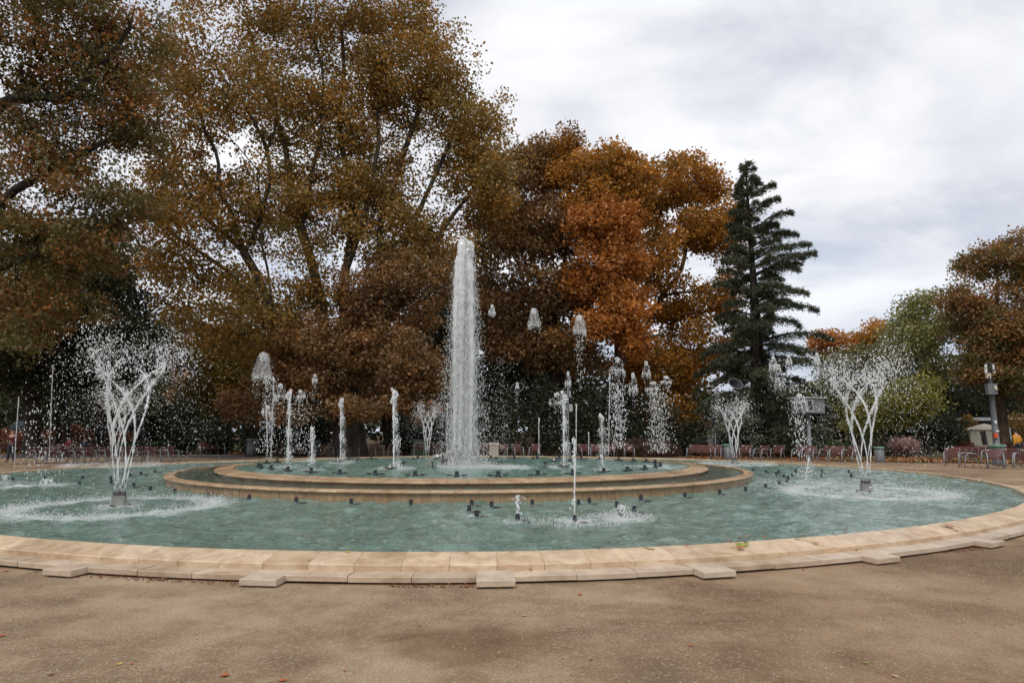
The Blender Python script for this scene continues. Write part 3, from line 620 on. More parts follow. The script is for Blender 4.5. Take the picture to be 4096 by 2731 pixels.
tree('plane_tree', 'golden orange plane tree with leaning limb beside the cedar', L((1470, 1045, 51), (1450, 880, 51), (1460, 780, 51), (1520, 680, 51), (1570, 600, 51), (1590, 480, 51)), [L((1460, 780, 51), (1500, 600, 51), (1530, 450, 51)), L((1520, 680, 51), (1590, 670, 51), (1650, 640, 51))],
     [lobe_d(1555, 430, 51, 65, 70, 4), lobe_d(1635, 430, 51, 42, 50, 3), lobe_d(1510, 470, 51, 50, 60, 4), lobe_d(1590, 540, 51, 90, 70, 4), lobe_d(1660, 560, 51, 45, 80, 3), lobe_d(1500, 600, 50, 70, 70, 4), lobe_d(1640, 690, 51, 70, 55, 4), lobe_d(1560, 720, 51, 60, 40, 3), lobe_d(1500, 840, 50, 80, 70, 4), lobe_d(1600, 820, 51, 90, 90, 4), lobe_d(1560, 940, 51, 80, 60, 3)],
     900, 60, .6, .22, m_leafO, m_barkO, .42, 26)

# cedar
def cedar():
    g = np.random.default_rng(77); Y = 45; base = ptd(1745, 1045, Y); root = empty('cedar_tree', tuple(base))
    top = ptd(1714, 362, Y); H = top[2] - base[2]
    mb = MB(); n = 16
    stem = [Vector(((top[0] - base[0]) * (i / n) ** .8, .2 * math.sin(i * .5), H * i / n)) for i in range(n + 1)]
    mb.tube(stem, [.42 * (1 - i / n) ** .85 + .02 for i in range(n + 1)], 10)
    mb.tube([Vector((.9 - .3 * i / 8, .6, H * .62 * i / 8)) for i in range(9)], [.26 * (1 - i / 9) + .02 for i in range(9)], 8)
    P, D, Cc = [], [], []
    br = MB(); kpx = Y / FPX * DS
    def width(f, right):   # branch reach by height fraction
        if right: return np.interp(f, [0, .08, .2, .3, .42, .55, .7, .8, .88, .94, 1.], [175, 195, 190, 170, 145, 160, 108, 92, 62, 34, 5]) * kpx
        return np.interp(f, [0, .08, .2, .3, .42, .55, .7, .8, .88, .94, 1.], [170, 200, 165, 150, 100, 85, 60, 40, 26, 14, 4]) * kpx
    nb = 190
    for i in range(nb):
        f = .03 + .96 * (i / nb) ** 1.08 + g.uniform(-.014, .014); f = min(f, .995); z = f * H; az = i * 2.399 + g.uniform(-.9, .9)
        cs = math.cos(az); wr, wlf = width(f, True), width(f, False); reach = (wr * (1 + cs) / 2 + wlf * (1 - cs) / 2) * g.choice([.35, .6, .78, .92, 1.04])
        d = np.array([cs, math.sin(az), 0]); i0 = min(int(f * n), n - 1); s0 = np.array(stem[i0].lerp(stem[i0 + 1], f * n - i0)); s0[2] = z
        rise = reach * (g.uniform(-.02, .20) + .45 * max(0, f - .25)); pts = []
        K = 9; sway = g.normal() * .08
        for k in range(K + 1):
            t = k / K; q = s0 + d * reach * t + np.array([-d[1], d[0], 0]) * sway * reach * t * t + np.array([0, 0, rise * math.sin(t * PI * .62) - .16 * reach * t ** 3 * (1 if f < .5 else .3)]); pts.append(q)
        br = MB(); br.tube(pts, [max(.012, .02 + .02 * reach * (1 - t / K) ** 1.2) for t in range(K + 1)], 4, False)
        link('branch', br.mesh('branch', True), m_barkD, root)
        pts = np.array(pts); nt = int(6 + reach * 34)
        cb = g.random()
        for k in range(nt):
            t = g.uniform(.10, 1) ** .8; j = min(int(t * K), K - 1); q = pts[j] + (pts[j + 1] - pts[j]) * (t * K - j)
            side = np.array([-d[1], d[0], 0]) * g.choice([-1, 1]); ln = g.uniform(.15, .9) * min(1.9, .16 + reach * .25) * (.12 + 1.1 * (1 - t) ** .75)
            tw = unit(side * 1. + d * .65); m = 7
            s = g.random(m)[:, None]
            p = q + tw * ln * s + g.normal(size=(m, 3)) * np.array([.08, .08, .07]) * (1.15 - t) + np.array([0, 0, -.38]) * s * s * ln + np.array([0, 0, .10]) * g.normal(size=(m, 1))
            p = p + np.array([0, 0, -.05]); P.append(p); D.append(np.tile(unit(tw + d * .7 + np.array([0, 0, -.12])), (m, 1))); Cc.append(np.full(m, .6 * cb + .4 * g.random()))
    P, D, Cc = np.concatenate(P), np.concatenate(D), np.concatenate(Cc)
    link('trunk', mb.mesh('trunk', True), m_barkD, root); link('crown', leaf_mesh('crown', P, .21, Cc, 1.2, g, 1.15, .24, D), m_cedar, root)
    tag(root, 'tall dark green cedar with tiered drooping branches and a bare pointed top', 'tree')
cedar()

# right background trees
tree('chestnut_tree', 'large brown horse chestnut behind the equipment pole at the right edge', L((2300, 1040, 52), (2290, 900, 52), (2280, 760, 52)), [L((2280, 760, 52), (2200, 700, 52)), L((2280, 760, 52), (2290, 600, 52))],
     [lobe_d(2285, 590, 52, 45, 45, 4), lobe_d(2350, 620, 52, 65, 75, 4), lobe_d(2205, 695, 52, 24, 52, 3), lobe_d(2260, 740, 52, 66, 70, 5), lobe_d(2330, 760, 52, 80, 80, 5), lobe_d(2225, 840, 52, 38, 60, 3), lobe_d(2310, 845, 52, 70, 60, 4), lobe_d(2430, 700, 52, 80, 150, 5), lobe_d(2420, 880, 52, 70, 70, 4)],
     850, 78, .62, .20, m_chest, m_barkO, .4, 27)
tree('poplar_tree', 'pale green tall poplar between the orange tree and the chestnut', L((2110, 1030, 62), (2110, 860, 62), (2110, 720, 62)), [], [lobe_d(2112, 705, 60, 26, 36, 3), lobe_d(2100, 770, 60, 42, 55, 4), lobe_d(2130, 780, 60, 36, 60, 4), lobe_d(2115, 850, 60, 50, 50, 4)], 260, 50, .75, .24, m_poplar, m_barkD, .3, 28)
tree('park_tree', 'orange tree topping the hedge left of the pale poplar', L((2000, 1025, 75), (2000, 900, 75), (2000, 820, 75)), [], [lobe_d(1998, 775, 75, 42, 28, 4), lobe_d(2010, 810, 75, 50, 25, 4)], 110, 56, .8, .28, m_leafO, m_barkD, .3, 29)
tree('park_tree', 'reddish orange tree peeking out just right of the cedar', L((1890, 1025, 75), (1890, 900, 75), (1890, 820, 75)), [], [lobe_d(1890, 795, 75, 35, 28, 4)], 60, 60, .8, .28, m_leafR, m_barkD, .3, 61)
tree('park_tree', 'rounded olive green tree below the two orange crowns', L((1970, 1030, 60), (1970, 950, 60), (1965, 880, 60)), [], [lobe_d(1960, 830, 60, 75, 50, 4), lobe_d(2030, 860, 60, 60, 50, 4), lobe_d(1920, 880, 60, 60, 60, 4), lobe_d(1980, 930, 60, 90, 60, 4)], 300, 54, .75, .22, m_bushg, m_barkD, .3, 62)
tree('park_tree', 'yellow-green small tree with leaning trunk right of the near right spray', L((2132, 1048, 47), (2122, 990, 47), (2100, 920, 47), (2070, 860, 47)), [], [lobe_d(2090, 900, 47, 60, 40, 3), lobe_d(2040, 930, 47, 70, 50, 3), lobe_d(2120, 940, 47, 45, 40, 3), lobe_d(2000, 960, 47, 60, 40, 3)], 260, 50, .5, .17, m_yelg, m_barkD, .2, 63)
tree('park_tree', 'dark tree filling the gap between cedar and chestnut low down', L((2180, 1040, 58), (2180, 950, 58), (2180, 900, 58)), [], [lobe_d(2180, 900, 60, 60, 60, 3), lobe_d(2330, 900, 78, 90, 45, 4), lobe_d(2260, 870, 78, 90, 60, 4)], 200, 54, .8, .28, m_leafD, m_barkD, .3, 64)

# the far wood that closes the view (one mass)
def far_wood(name, label, rows, n, size, m, seed):
    g = np.random.default_rng(seed); P = []
    for (x, ytop, Y, hw) in rows:
        c = ptd(x, 1020, Y); t = ptd(x, ytop, Y); k = hw * Y / FPX * DS
        for q in range(3):
            P.append(ell(g, (c[0] + g.uniform(-.4, .4) * k, Y + g.uniform(-2, 2), t[2] * (.3 + .25 * q)), (k * g.uniform(.7, 1.1), 3.2, t[2] * g.uniform(.28, .4)), n, .8))
    P = np.concatenate(P); P = P[P[:, 2] > 0]; cl = np.clip(.5 + .4 * np.sin(P[:, 0] * .8) * np.sin(P[:, 2] * .9) + .15 * g.normal(size=len(P)), 0, 1)
    o = link(name, leaf_mesh(name, P, size, cl, .5, g), m); tag(o, label, 'woodland', None, 'stuff')
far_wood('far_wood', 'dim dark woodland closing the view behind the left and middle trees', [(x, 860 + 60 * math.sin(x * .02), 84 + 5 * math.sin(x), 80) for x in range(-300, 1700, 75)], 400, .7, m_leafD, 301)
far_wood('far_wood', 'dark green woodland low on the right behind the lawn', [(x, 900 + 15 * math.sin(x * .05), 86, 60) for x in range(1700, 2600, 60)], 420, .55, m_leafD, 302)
# shrubs, hedges, grasses
def shrub(name, label, lobes, n, size, m, seed, sig=.15, cat='shrub', group=None, up=.5, long=1., wide=1., updir=None):
    g = np.random.default_rng(seed); lobes = [tuple(l) for l in lobes]
    c0 = np.array([lobes[0][0], lobes[0][1], 0.])
    root = empty(name, tuple(c0))
    T = lobes_targets(lobes, n, g, .62); P = T + g.normal(size=T.shape) * sig; ok = P[:, 2] > .02; P = P[ok]
    cl = np.clip(.5 + .35 * np.sin(P[:, 0] * 2.3 + seed) * np.sin(P[:, 2] * 3.1) + .2 * g.normal(size=len(P)), 0, 1)
    D = None
    if updir: D = unit(np.tile(np.array([0, 0, 1.]), (len(P), 1)) + .3 * g.normal(size=P.shape) + .25 * unit(P - T.mean(0)))
    link('foliage', leaf_mesh('foliage', P - c0, size, cl, up, g, long, wide, D), m, root)
    st = MB()
    for k in range(7):
        l = lobes[k % len(lobes)]; a = k * .9
        st.tube([(l[0] - c0[0] + .15 * math.cos(a), l[1] - c0[1] + .15 * math.sin(a), 0), (l[0] - c0[0] + l[3] * .3 * math.cos(a), l[1] - c0[1] + l[4] * .3 * math.sin(a), min(l[2], l[2] * .7 + .1))], [.05, .02], 5)
    link('stem', st, m_barkD, root)
    return tag(root, label, cat, group)
for i, (x, y, rx, ry, Y) in enumerate([(1150, 965, 60, 85, 45), (1240, 950, 60, 100, 45.5), (1335, 950, 60, 100, 45.5), (1425, 960, 60, 90, 46), (1520, 985, 55, 70, 46), (1600, 1010, 50, 45, 47), (1050, 980, 60, 70, 46), (930, 990, 60, 60, 48), (700, 990, 60, 55, 47), (600, 990, 55, 60, 48), (420, 975, 45, 60, 49), (500, 1000, 30, 45, 49)]):  # dense dark shrub row added to bring darkness into the understory
    lab = ['dark yew just right of the central jet', 'tall dark yew behind the left solar lamp', 'tall dark yew behind the antenna pole', 'dark yew left of the russet grass mound', 'dark yew behind the russet grass mound', 'low dark shrub right of the russet grass mound', 'dark yew behind the central jet', 'dark shrub behind the fourth upright jet from left', 'dark shrub left of the giant trunk', 'dark shrub behind the grey bin at left', 'maroon-dark rounded shrub right of the left spray', 'low dark shrub beside the gap in the trees'][i]
    shrub('yew_shrub', lab, [lobe_d(x, y, Y, rx, ry * .9, 1.3), lobe_d(x, y + ry * .5, Y, rx * 1.1, ry * .5, 1.4)], 4200, .145, m_yew if i != 10 else m_leafD, 100 + i, .14, group='dark evergreen shrubs behind the benches')
shrub('yew_shrub', 'black-green yew mass on the lawn under the chestnut', [lobe_d(2160, 985, 52, 42, 58, 1.8), lobe_d(2185, 1005, 52, 26, 36, 1.5)], 6000, .13, m_yew, 131)
shrub('ornamental_grass', 'russet ornamental grass mound right of the yews behind the rim', [lobe_d(1420, 1040, 43, 30, 22, .8), lobe_d(1470, 1038, 43, 40, 26, 1.), lobe_d(1520, 1040, 43, 35, 22, .9)], 9000, .22, m_grass1, 132, .08, 'grass', None, .2, 1.5, .12, True)
shrub('ornamental_grass', 'tan fading grass strip behind the right-hand chairs', [lobe_d(x, 1043, 44, 34, 12, .8) for x in (1640, 1700, 1760, 1820, 1880, 1940)], 9000, .17, m_grass2, 133, .08, 'grass', None, .2, 1.4, .12, True)
shrub('clipped_hedge', 'low dull green hedge behind the tan grass strip under the cedar', [lobe_d(x, 1024, 50, 34, 16, .8) for x in (1700, 1750, 1800, 1850, 1900, 1950, 2000)], 9000, .12, m_hedge, 134, .1)
shrub('ornamental_grass', 'purple-green tall grasses beside the grey bin at right', [lobe_d(x, 1035, 45, 26, 20, .7) for x in (1985, 2020, 2050, 2090)], 6000, .2, m_grass3, 135, .08, 'grass', None, .2, 1.4, .12, True)
shrub('flowering_shrub', 'pinkish feathery flowering bush right of the near right spray', [lobe_d(2075, 1024, 42.5, 30, 22, .9)], 4200, .07, m_pink, 136, .1)
shrub('rust_shrub', 'large rounded rust-red shrub mound behind the left benches', [lobe_d(162, 1000, 53, 32, 22, 1.3), lobe_d(200, 1008, 53, 25, 14, 1)], 5200, .16, m_fern, 137)
shrub('rust_shrub', 'low rust-red shrub left of the curved trunk', [lobe_d(98, 1008, 53, 24, 13, 1.), lobe_d(125, 1008, 53, 20, 13, 1.)], 3600, .16, m_fern, 138)
shrub('rust_shrub', 'low rust-red shrub behind the standing man at far left', [lobe_d(38, 1008, 53, 26, 14, 1.), lobe_d(12, 1005, 53, 22, 18, 1.)], 3600, .16, m_fern, 139)
shrub('rust_shrub', 'rust-red shrub seen through the left spray', [lobe_d(262, 1012, 55, 45, 12, 1.)], 3000, .16, m_fern, 140)
shrub('blue_spruce', 'small blue-grey spruce behind the far left benches', [lobe_d(47, 984, 56, 14, 14, .8)], 2400, .12, m_blue, 141, .1)
shrub('clipped_hedge', 'long low green hedge behind the left benches', [lobe_d(x, 1024, 51, 24, 8, .6) for x in range(-60, 460, 40)], 12000, .11, m_hedge, 142, .08)
shrub('clipped_hedge', 'short green hedge in the gap left of the grey bin', [lobe_d(x, 1024, 60, 14, 9, .6) for x in (500, 520)], 1500, .14, m_hedge, 143, .08)
shrub('yellow_shrub', 'yellow-leaved bush beside the pavilion', [lobe_d(2228, 990, 66, 14, 34, 1.)], 3000, .2, m_leafY, 144, .12)
shrub('rust_shrub', 'dim russet bush right of the parasol behind the equipment pole', [lobe_d(2335, 985, 68, 22, 34, 1.2), lobe_d(2380, 985, 68, 34, 40, 1.2)], 4000, .22, m_chest, 145, .15)

# leaf litter and grass (uncountable ground cover)
def scatter(name, label, quad, n, size, m, seed, dens=None, z=.02, up=4., cat=None):
    g = np.random.default_rng(seed); q = np.array([at(*p)[:2] for p in quad]); u, v = g.random(n), g.random(n)
    P = (q[0] * ((1 - u) * (1 - v))[:, None] + q[1] * (u * (1 - v))[:, None] + q[2] * (u * v)[:, None] + q[3] * ((1 - u) * v)[:, None])
    if dens:
        keep = (np.sin(P[:, 0] * 1.1 + 1.3 * np.sin(P[:, 1] * .7)) + np.sin(P[:, 1] * 1.9 + P[:, 0] * .3) + g.normal(size=n) * .7) > dens; P = P[keep]
    P3 = np.concatenate([P, np.full((len(P), 1), z) + .015 * g.random((len(P), 1))], 1)
    o = link(name, leaf_mesh(name, P3, size, None, up, g), m); return tag(o, label, cat or 'leaf litter', None, 'stuff')
scatter('leaf_litter', 'orange fallen leaves carpeting the lawn edge behind the right chairs', [(2750, 1834), (4300, 1856), (4300, 1838), (2750, 1822)], 9000, .13, m_litter, 201, -.2)
scatter('leaf_litter', 'sparse fallen leaves across the far right lawn', [(3450, 1838), (4300, 1840), (4300, 1795), (3450, 1795)], 1800, .13, m_litter, 202, .3)
scatter('leaf_litter', 'brown fallen leaves along the asphalt path at left', [(-300, 1822), (1100, 1816), (1100, 1806), (-300, 1806)], 6000, .13, m_litter, 203, -.3)
scatter('leaf_litter', 'small orange leaves along the far left rim of the basin', [(-200, 1885), (420, 1862), (420, 1845), (-200, 1850)], 500, .09, m_litter, 204, .3, z=.01)
scatter('leaf_litter', 'crumbled leaves gathered under the near kerb slabs', [(1560, 2350), (1900, 2352), (1900, 2338), (1560, 2336)], 110, .03, m_fern, 205, z=.005)
scatter('leaf_litter', 'crumbled dark leaves caught under the right kerb slabs', [(3200, 2283), (3950, 2196), (3950, 2180), (3200, 2262)], 520, .03, m_fern, 206, .2, z=.004)
scatter('leaf_litter', 'small brown leaf crumbs under the left kerb slabs', [(60, 2300), (1000, 2345), (1000, 2330), (60, 2285)], 260, .03, m_fern, 207, .6, z=.004)

# pebbles on the near gravel
def pebbles(n, seed):
    g = np.random.default_rng(seed)
    y = 2.2 + 6.2 * g.random(n) ** 1.25; x = (g.random(n) * 2 - 1) * (y * .86 + .4)
    rr = np.hypot(x - CX, y - CY); ok = rr > (S1 + .02) * outline(np.arctan2(y - CY, x - CX))
    pat = np.sin(x * 1.3 + 1.5 * np.sin(y * 1.1) + 1.) + np.sin(y * 2.1 + x * .6 + .5 * np.sin(x * 3)) * .8 + g.normal(size=n) * .8
    ok &= pat > .15; x, y = x[ok], y[ok]; n = len(x)
    s = .0028 + .0052 * g.random(n) ** 2.4
    V0 = np.array([(1, 0, 0), (0, 1, 0), (-1, 0, 0), (0, -1, 0), (0, 0, .8)]); F0 = np.array([(0, 1, 4), (1, 2, 4), (2, 3, 4), (3, 0, 4)])
    a = g.random(n) * 6.28; sc = s[:, None, None] * (V0[None] * g.uniform(.7, 1.5, (n, 1, 3)))
    ca, sa = np.cos(a)[:, None], np.sin(a)[:, None]
    V = np.stack([sc[:, :, 0] * ca - sc[:, :, 1] * sa + x[:, None], sc[:, :, 0] * sa + sc[:, :, 1] * ca + y[:, None], sc[:, :, 2] + .0005], -1)
    F = F0[None] + (np.arange(n) * 5)[:, None, None]
    M = Mat('pebbles'); at_ = M.node('ShaderNodeAttribute', attribute_name='rnd').outputs['Fac']
    M.prin(M.ramp(at_, [(0, (.09, .07, .06)), (.2, (.20, .15, .10)), (.6, (.32, .245, .165)), (.93, (.40, .32, .235)), (1, (.34, .18, .09))]), .8)
    o = link('pebbles', mesh_np('pebbles', V.reshape(-1, 3), F.reshape(-1, 3), False, np.repeat(g.random(n), 4)), M.m)
    tag(o, 'loose pale pebbles scattered over the near gravel', 'gravel', None, 'stuff')
pebbles(72000, 9)

# ------------------------------------------------------------------ water nozzles
def nozzle_small():
    r = empty('water_nozzle')
    link('nozzle_cap', MB().lathe([(.052, .055), (.052, .075), (.043, .085), (.040, .135), (.044, .138), (.044, .150), (.030, .152)], 12).mesh('nozzle_cap'), m_blk, r)
    link('nozzle_pipe', MB().lathe([(.034, -.2), (.034, .06)], 10).mesh('nozzle_pipe', True), m_dsteel, r)
    link('float_plate', MB().lathe([(.075, .012), (.09, .022), (.06, .034)], 10, (.17, .03, 0)).tube([(.02, 0, .0), (.1, .02, .02), (.17, .03, .02)], .012, 6).mesh('float_plate'), m_dsteel, r)
    return r
def nozzle_big():
    r = empty('water_nozzle')
    link('nozzle_cap', MB().lathe([(.085, .0), (.085, .03), (.075, .06), (.058, .07), (.056, .145), (.060, .148), (.060, .16), (.04, .162)], 14).mesh('nozzle_cap'), m_blk, r)
    for s in (-1, 1):
        link('lamp_arm', MB().tube([(s * .06, 0, .0), (s * .16, 0, .035), (s * .22, 0, .03)], .012, 6).lathe([(.03, .02), (.09, .045), (.1, .06), (.0, .05)], 12, (s * .24, 0, 0)).mesh('lamp_arm'), m_dsteel, r)
    return r
NZ = nozzle_small(); NB = nozzle_big()
def z2(base, sc, ox, oy, pts): return [(ox + x * sc, oy + y * sc) for x, y in pts]
low_px = z2(0, .3827, 0, 1700, [(130, 588), (472, 572), (857, 568), (828, 634), (1155, 575), (1160, 615), (1300, 616), (1360, 538), (1473, 522), (1618, 500), (1396, 648), (1567, 686), (1826, 716), (2172, 752)])
low_px += z2(0, .5952, 0, 1900, [(1673, 168), (1990, 184)])
low_px += z2(0, .5952, 1300, 1900, [(175, 197), (577, 204), (987, 205), (969, 245), (1019, 283), (1119, 217), (1393, 202), (1294, 309), (1679, 318), (1704, 203), (1777, 190), (1962, 218), (1986, 282), (2080, 252), (2124, 172)])
low_px += z2(0, .4464, 2500, 1300, [(145, 1566), (537, 1545), (850, 1518), (1082, 1490), (1262, 1460), (1385, 1433), (1453, 1408), (1465, 1388), (1425, 1366), (1502, 1358), (1357, 1347), (1378, 1331), (1267, 1328), (1530, 1324), (1152, 1312), (1763, 1366), (1767, 1322), (2028, 1363)])
low_px += z2(0, .4464, 3172, 1300, [(524, 1364), (500, 1325), (682, 1352)])
up_px = z2(0, .4464, 900, 1300, [(300, 1268), (322, 1276), (372, 1240), (468, 1232), (412, 1290), (561, 1306), (771, 1318), (1027, 1332), (1346, 1342), (1703, 1350), (2077, 1352)])
up_px += z2(0, .4464, 1700, 1300, [(655, 1352), (1012, 1344), (1325, 1334), (1602, 1320), (1813, 1306), (1970, 1290), (2066, 1276), (2108, 1262), (1983, 1228), (2062, 1232)])
up_px += z2(0, .4464, 900, 1300, [(1107, 1200), (1310, 1198), (1520, 1198), (1727, 1196)]) + z2(0, .4464, 1700, 1300, [(590, 1194), (800, 1194), (1007, 1195), (1205, 1198), (1300, 1222), (1400, 1200), (1568, 1206), (1735, 1214), (1868, 1220)])
def place(proto, pxs, z, desc, group, cat='nozzle'):
    pxs = sorted(pxs); first = True; out = []
    for i, (x, y) in enumerate(pxs):
        o = proto if first else copy_tree(proto); first = False
        p = at(x, y, z); o.location = (p[0], p[1], z - .01); o.rotation_euler.z = math.atan2(p[1] - CY, p[0] - CX) + PI / 2 if 'steel' in desc else random.uniform(-.6, .6)
        tag(o, desc % ORD[i], cat, group); out.append(o); o.scale = (.86,) * 3 if 'nozzle' in desc else (1, 1, 1)
    return out
lowN = [p for p in low_px if p[1] > 1960]; lowF = [p for p in low_px if p[1] <= 1960]
lL = [p for p in lowN if p[0] < 1500]; lM = [p for p in lowN if 1500 <= p[0] < 2700]; lR = [p for p in lowN if p[0] >= 2700] + [p for p in lowF if p[0] > 2000]; lFL = [p for p in lowF if p[0] <= 2000]
N2 = copy_tree(NZ); N3 = copy_tree(NZ); N4 = copy_tree(NZ)
place(NZ, lL, WZ, 'black water nozzle, %s from left in the near left arc', 'black nozzles in the lower basin')
place(N2, lM, WZ, 'black water nozzle, %s from left below the middle basin wall', 'black nozzles in the lower basin')
place(N3, lR, WZ, 'black water nozzle, %s from left, right of the raised basins', 'black nozzles in the lower basin')
place(N4, lFL, WZ, 'black water nozzle, %s from left in the far left water', 'black nozzles in the lower basin')
N5 = copy_tree(NB); upn = [p for p in up_px if p[1] > 1866]; upf = [p for p in up_px if p[1] <= 1866]
place(NB, upn, UZ, 'armed steel nozzle, %s from left along the near edge of the upper basin', 'armed nozzles of the upper basin')
place(N5, upf, UZ, 'armed steel nozzle, %s from left along the far edge of the upper basin', 'armed nozzles of the upper basin')
# flat-rimmed spouts further inside the upper basin
SP = empty('water_spout')
link('spout_plate', MB().lathe([(.02, .0), (.14, .05), (.22, .075), (.23, .06), (.1, .02)], 16).mesh('spout_plate'), m_dsteel, SP); link('spout_pipe', MB().lathe([(.04, -.2), (.03, .16)], 10).mesh('spout_pipe', True), m_steel, SP)
sp = [(1350, 1848), (1560, 1876), (2256, 1868), (2216, 1846)]
place(SP, sp, UZ, 'flat steel spout, %s from left inside the upper basin', 'flat spouts of the upper basin', 'spout')
TP = empty('light_post')
link('post', MB().tube([(0, 0, -.1), (.03, 0, .14)], .03, 8).mesh('post', True), m_dsteel, TP); link('lamp_head', MB().box(-.02, .12, -.05, .05, .14, .19).box(-.10, -.01, -.03, .03, .15, .17).mesh('lamp_head'), m_dsteel, TP)
place(TP, [(1612, 1867), (2180, 1868), (1430, 1850)], UZ, 'short angled steel lamp post, %s from left inside the upper basin', 'angled lamp posts of the upper basin', 'lamp')

# big elbow pipe left of the central jet
def elbow():
    p = at(1722, 1866, UZ); root = empty('elbow_pipe', (p[0], p[1], UZ)); k = 1 / 116.
    arc = [(0, 0, -.15), (0, 0, .04)] + [(.22 - .22 * math.cos(a), 0, .06 + .26 * math.sin(a)) for a in np.linspace(.1, PI / 2, 9)] + [(.38, 0, .32)]
    link('elbow', MB().tube(arc, .092, 20).mesh('elbow', True), m_steel, root)
    link('weld_ring', MB().lathe([(.094, .0), (.098, .008), (.098, .02), (.094, .028)], 20).mesh('weld_ring'), m_dsteel, root)
    def disc(x0, x1, r, zc=.32, n=22): return MB().tube([(x0, 0, zc), (x1, 0, zc)], r, n)
    link('flange', disc(.385, .405, .16).mesh('flange'), m_steel, root); link('flange', disc(.412, .432, .16).mesh('flange'), m_steel, root)
    for a in np.linspace(0, 2 * PI, 8, endpoint=False):
        link('bolt', MB().tube([(.37, .135 * math.cos(a), .32 + .135 * math.sin(a)), (.447, .135 * math.cos(a), .32 + .135 * math.sin(a))], .014, 6).mesh('bolt'), m_dsteel, root)
    link('outlet_pipe', disc(.43, .62, .085, .30).mesh('outlet_pipe', True), m_steel, root)
    link('housing', MB().box(.42, .80, -.10, .10, .355, .465).mesh('housing'), m_steel, root)
    link('housing_window', MB().box(.69, .785, -.108, -.101, .37, .45).mesh('housing_window'), m_glass, root)
    fan = [(.80, 0, .30)] + [(.72 + .24 * math.cos(a), 0, .30 + .28 * math.sin(a)) for a in np.linspace(0, PI * .72, 12)]
    mb = MB(); vs = [(x, y, z) for y in (-.012, .012) for x, _, z in fan]; n = len(fan)
    mb.add(vs, [tuple(range(n)), tuple(range(2 * n - 1, n - 1, -1))] + [(i, n + i, n + (i + 1) % n, (i + 1) % n) for i in range(n)])
    link('end_disc', mb, m_steel, root)
    for x, w0, w1, h, m_ in ((.46, .13, .085, .24, m_dsteel), (.74, .13, .08, .33, m_steel)):
        q = MB().add([(x - w0, -.1, -.1), (x + w0, -.1, -.1), (x + w0, .1, -.1), (x - w0, .1, -.1), (x - w1, -.07, h), (x + w1, -.07, h), (x + w1, .07, h), (x - w1, .07, h)], [(0, 3, 2, 1), (4, 5, 6, 7), (0, 1, 5, 4), (1, 2, 6, 5), (2, 3, 7, 6), (3, 0, 4, 7)])
        link('support', q, m_, root)
    root.rotation_euler.z = R(-14); root.scale = (1.0, 1.0, 1.0)
    tag(root, 'big bent stainless steel elbow pipe with flange left of the central jet', 'pipe')
elbow()
# nozzle posts of the central jet
for i, (x, y) in enumerate([(1818, 1858), (1855, 1857), (1886, 1857), (1868, 1848), (1838, 1849)]):
    p = at(x, y, UZ); r = empty('jet_post', (p[0], p[1], UZ))
    link('post', MB().lathe([(.035, -.1), (.035, .40), (.045, .41), (.045, .46), (.03, .5)], 12).mesh('post', True), m_steel, r)
    for k in range(3):
        a = k * 2.1 + i; link('lamp_arm', MB().tube([(0, 0, .18), (.12 * math.cos(a), .12 * math.sin(a), .22), (.2 * math.cos(a), .2 * math.sin(a), .2)], .014, 6).lathe([(.03, .19), (.06, .21), (.05, .24)], 10, (.2 * math.cos(a), .2 * math.sin(a), 0)).mesh('lamp_arm'), m_dsteel, r)
    tag(r, ['left front steel nozzle post at the foot of the central jet', 'middle front steel nozzle post at the foot of the central jet', 'right front steel nozzle post at the foot of the central jet', 'right rear steel nozzle post behind the central jet', 'left rear steel nozzle post behind the central jet'][i], 'nozzle', 'posts of the central jet')

# ------------------------------------------------------------------ water in the air
OV8 = np.array([(1, 0, 0), (0, 1, 0), (-1, 0, 0), (0, -1, 0), (0, 0, 1.), (0, 0, -1.)])
OF8 = np.array([(0, 1, 4), (1, 2, 4), (2, 3, 4), (3, 0, 4), (1, 0, 5), (2, 1, 5), (3, 2, 5), (0, 3, 5)])
TV = np.array([(.9, 0, -.35), (-.45, .78, -.35), (-.45, -.78, -.35), (0, 0, 1.)])
TF = np.array([(0, 2, 1), (0, 1, 3), (1, 2, 3), (2, 0, 3)])
def drops(P, size, D=None, elong=1.6, g=rng, tet=False):
    OV, OF = (TV, TF) if tet else (OV8, OF8)
    n = len(P); D = np.tile(np.array([0, 0, 1.]), (n, 1)) if D is None else unit(D)
    ref = unit(g.normal(size=(n, 3))); u = unit(ref - D * (ref * D).sum(1, keepdims=True)); v = np.cross(D, u)
    s = np.asarray(size); s = np.full(n, s) if s.ndim == 0 else s; e = elong * g.uniform(.6, 1.4, n)
    V = P[:, None] + s[:, None, None] * (OV[None, :, 0:1] * u[:, None] * g.uniform(.7, 1.2, (n, 1, 1)) + OV[None, :, 1:2] * v[:, None] + OV[None, :, 2:3] * D[:, None] * e[:, None, None])
    return V.reshape(-1, 3), (OF[None] + (np.arange(n) * len(OV))[:, None, None]).reshape(-1, 3)
def drop_obj(name, P, size, parent, D=None, elong=1.6, g=rng, m=None):
    V, F = drops(P, size, D, elong, g, name in ('splash', 'falling_water')); o = link(name, mesh_np(name, V, F, True), m or m_spray, parent); o['kind'] = 'stuff'; return o
def strand(pts, r, g, lump=.3, n=7):
    pts = np.array(pts, float); mb = MB(); rr = np.asarray(r) * (1 + lump * g.uniform(-1, 1, len(pts)))
    return mb.tube(pts, np.maximum(rr, .002), n)
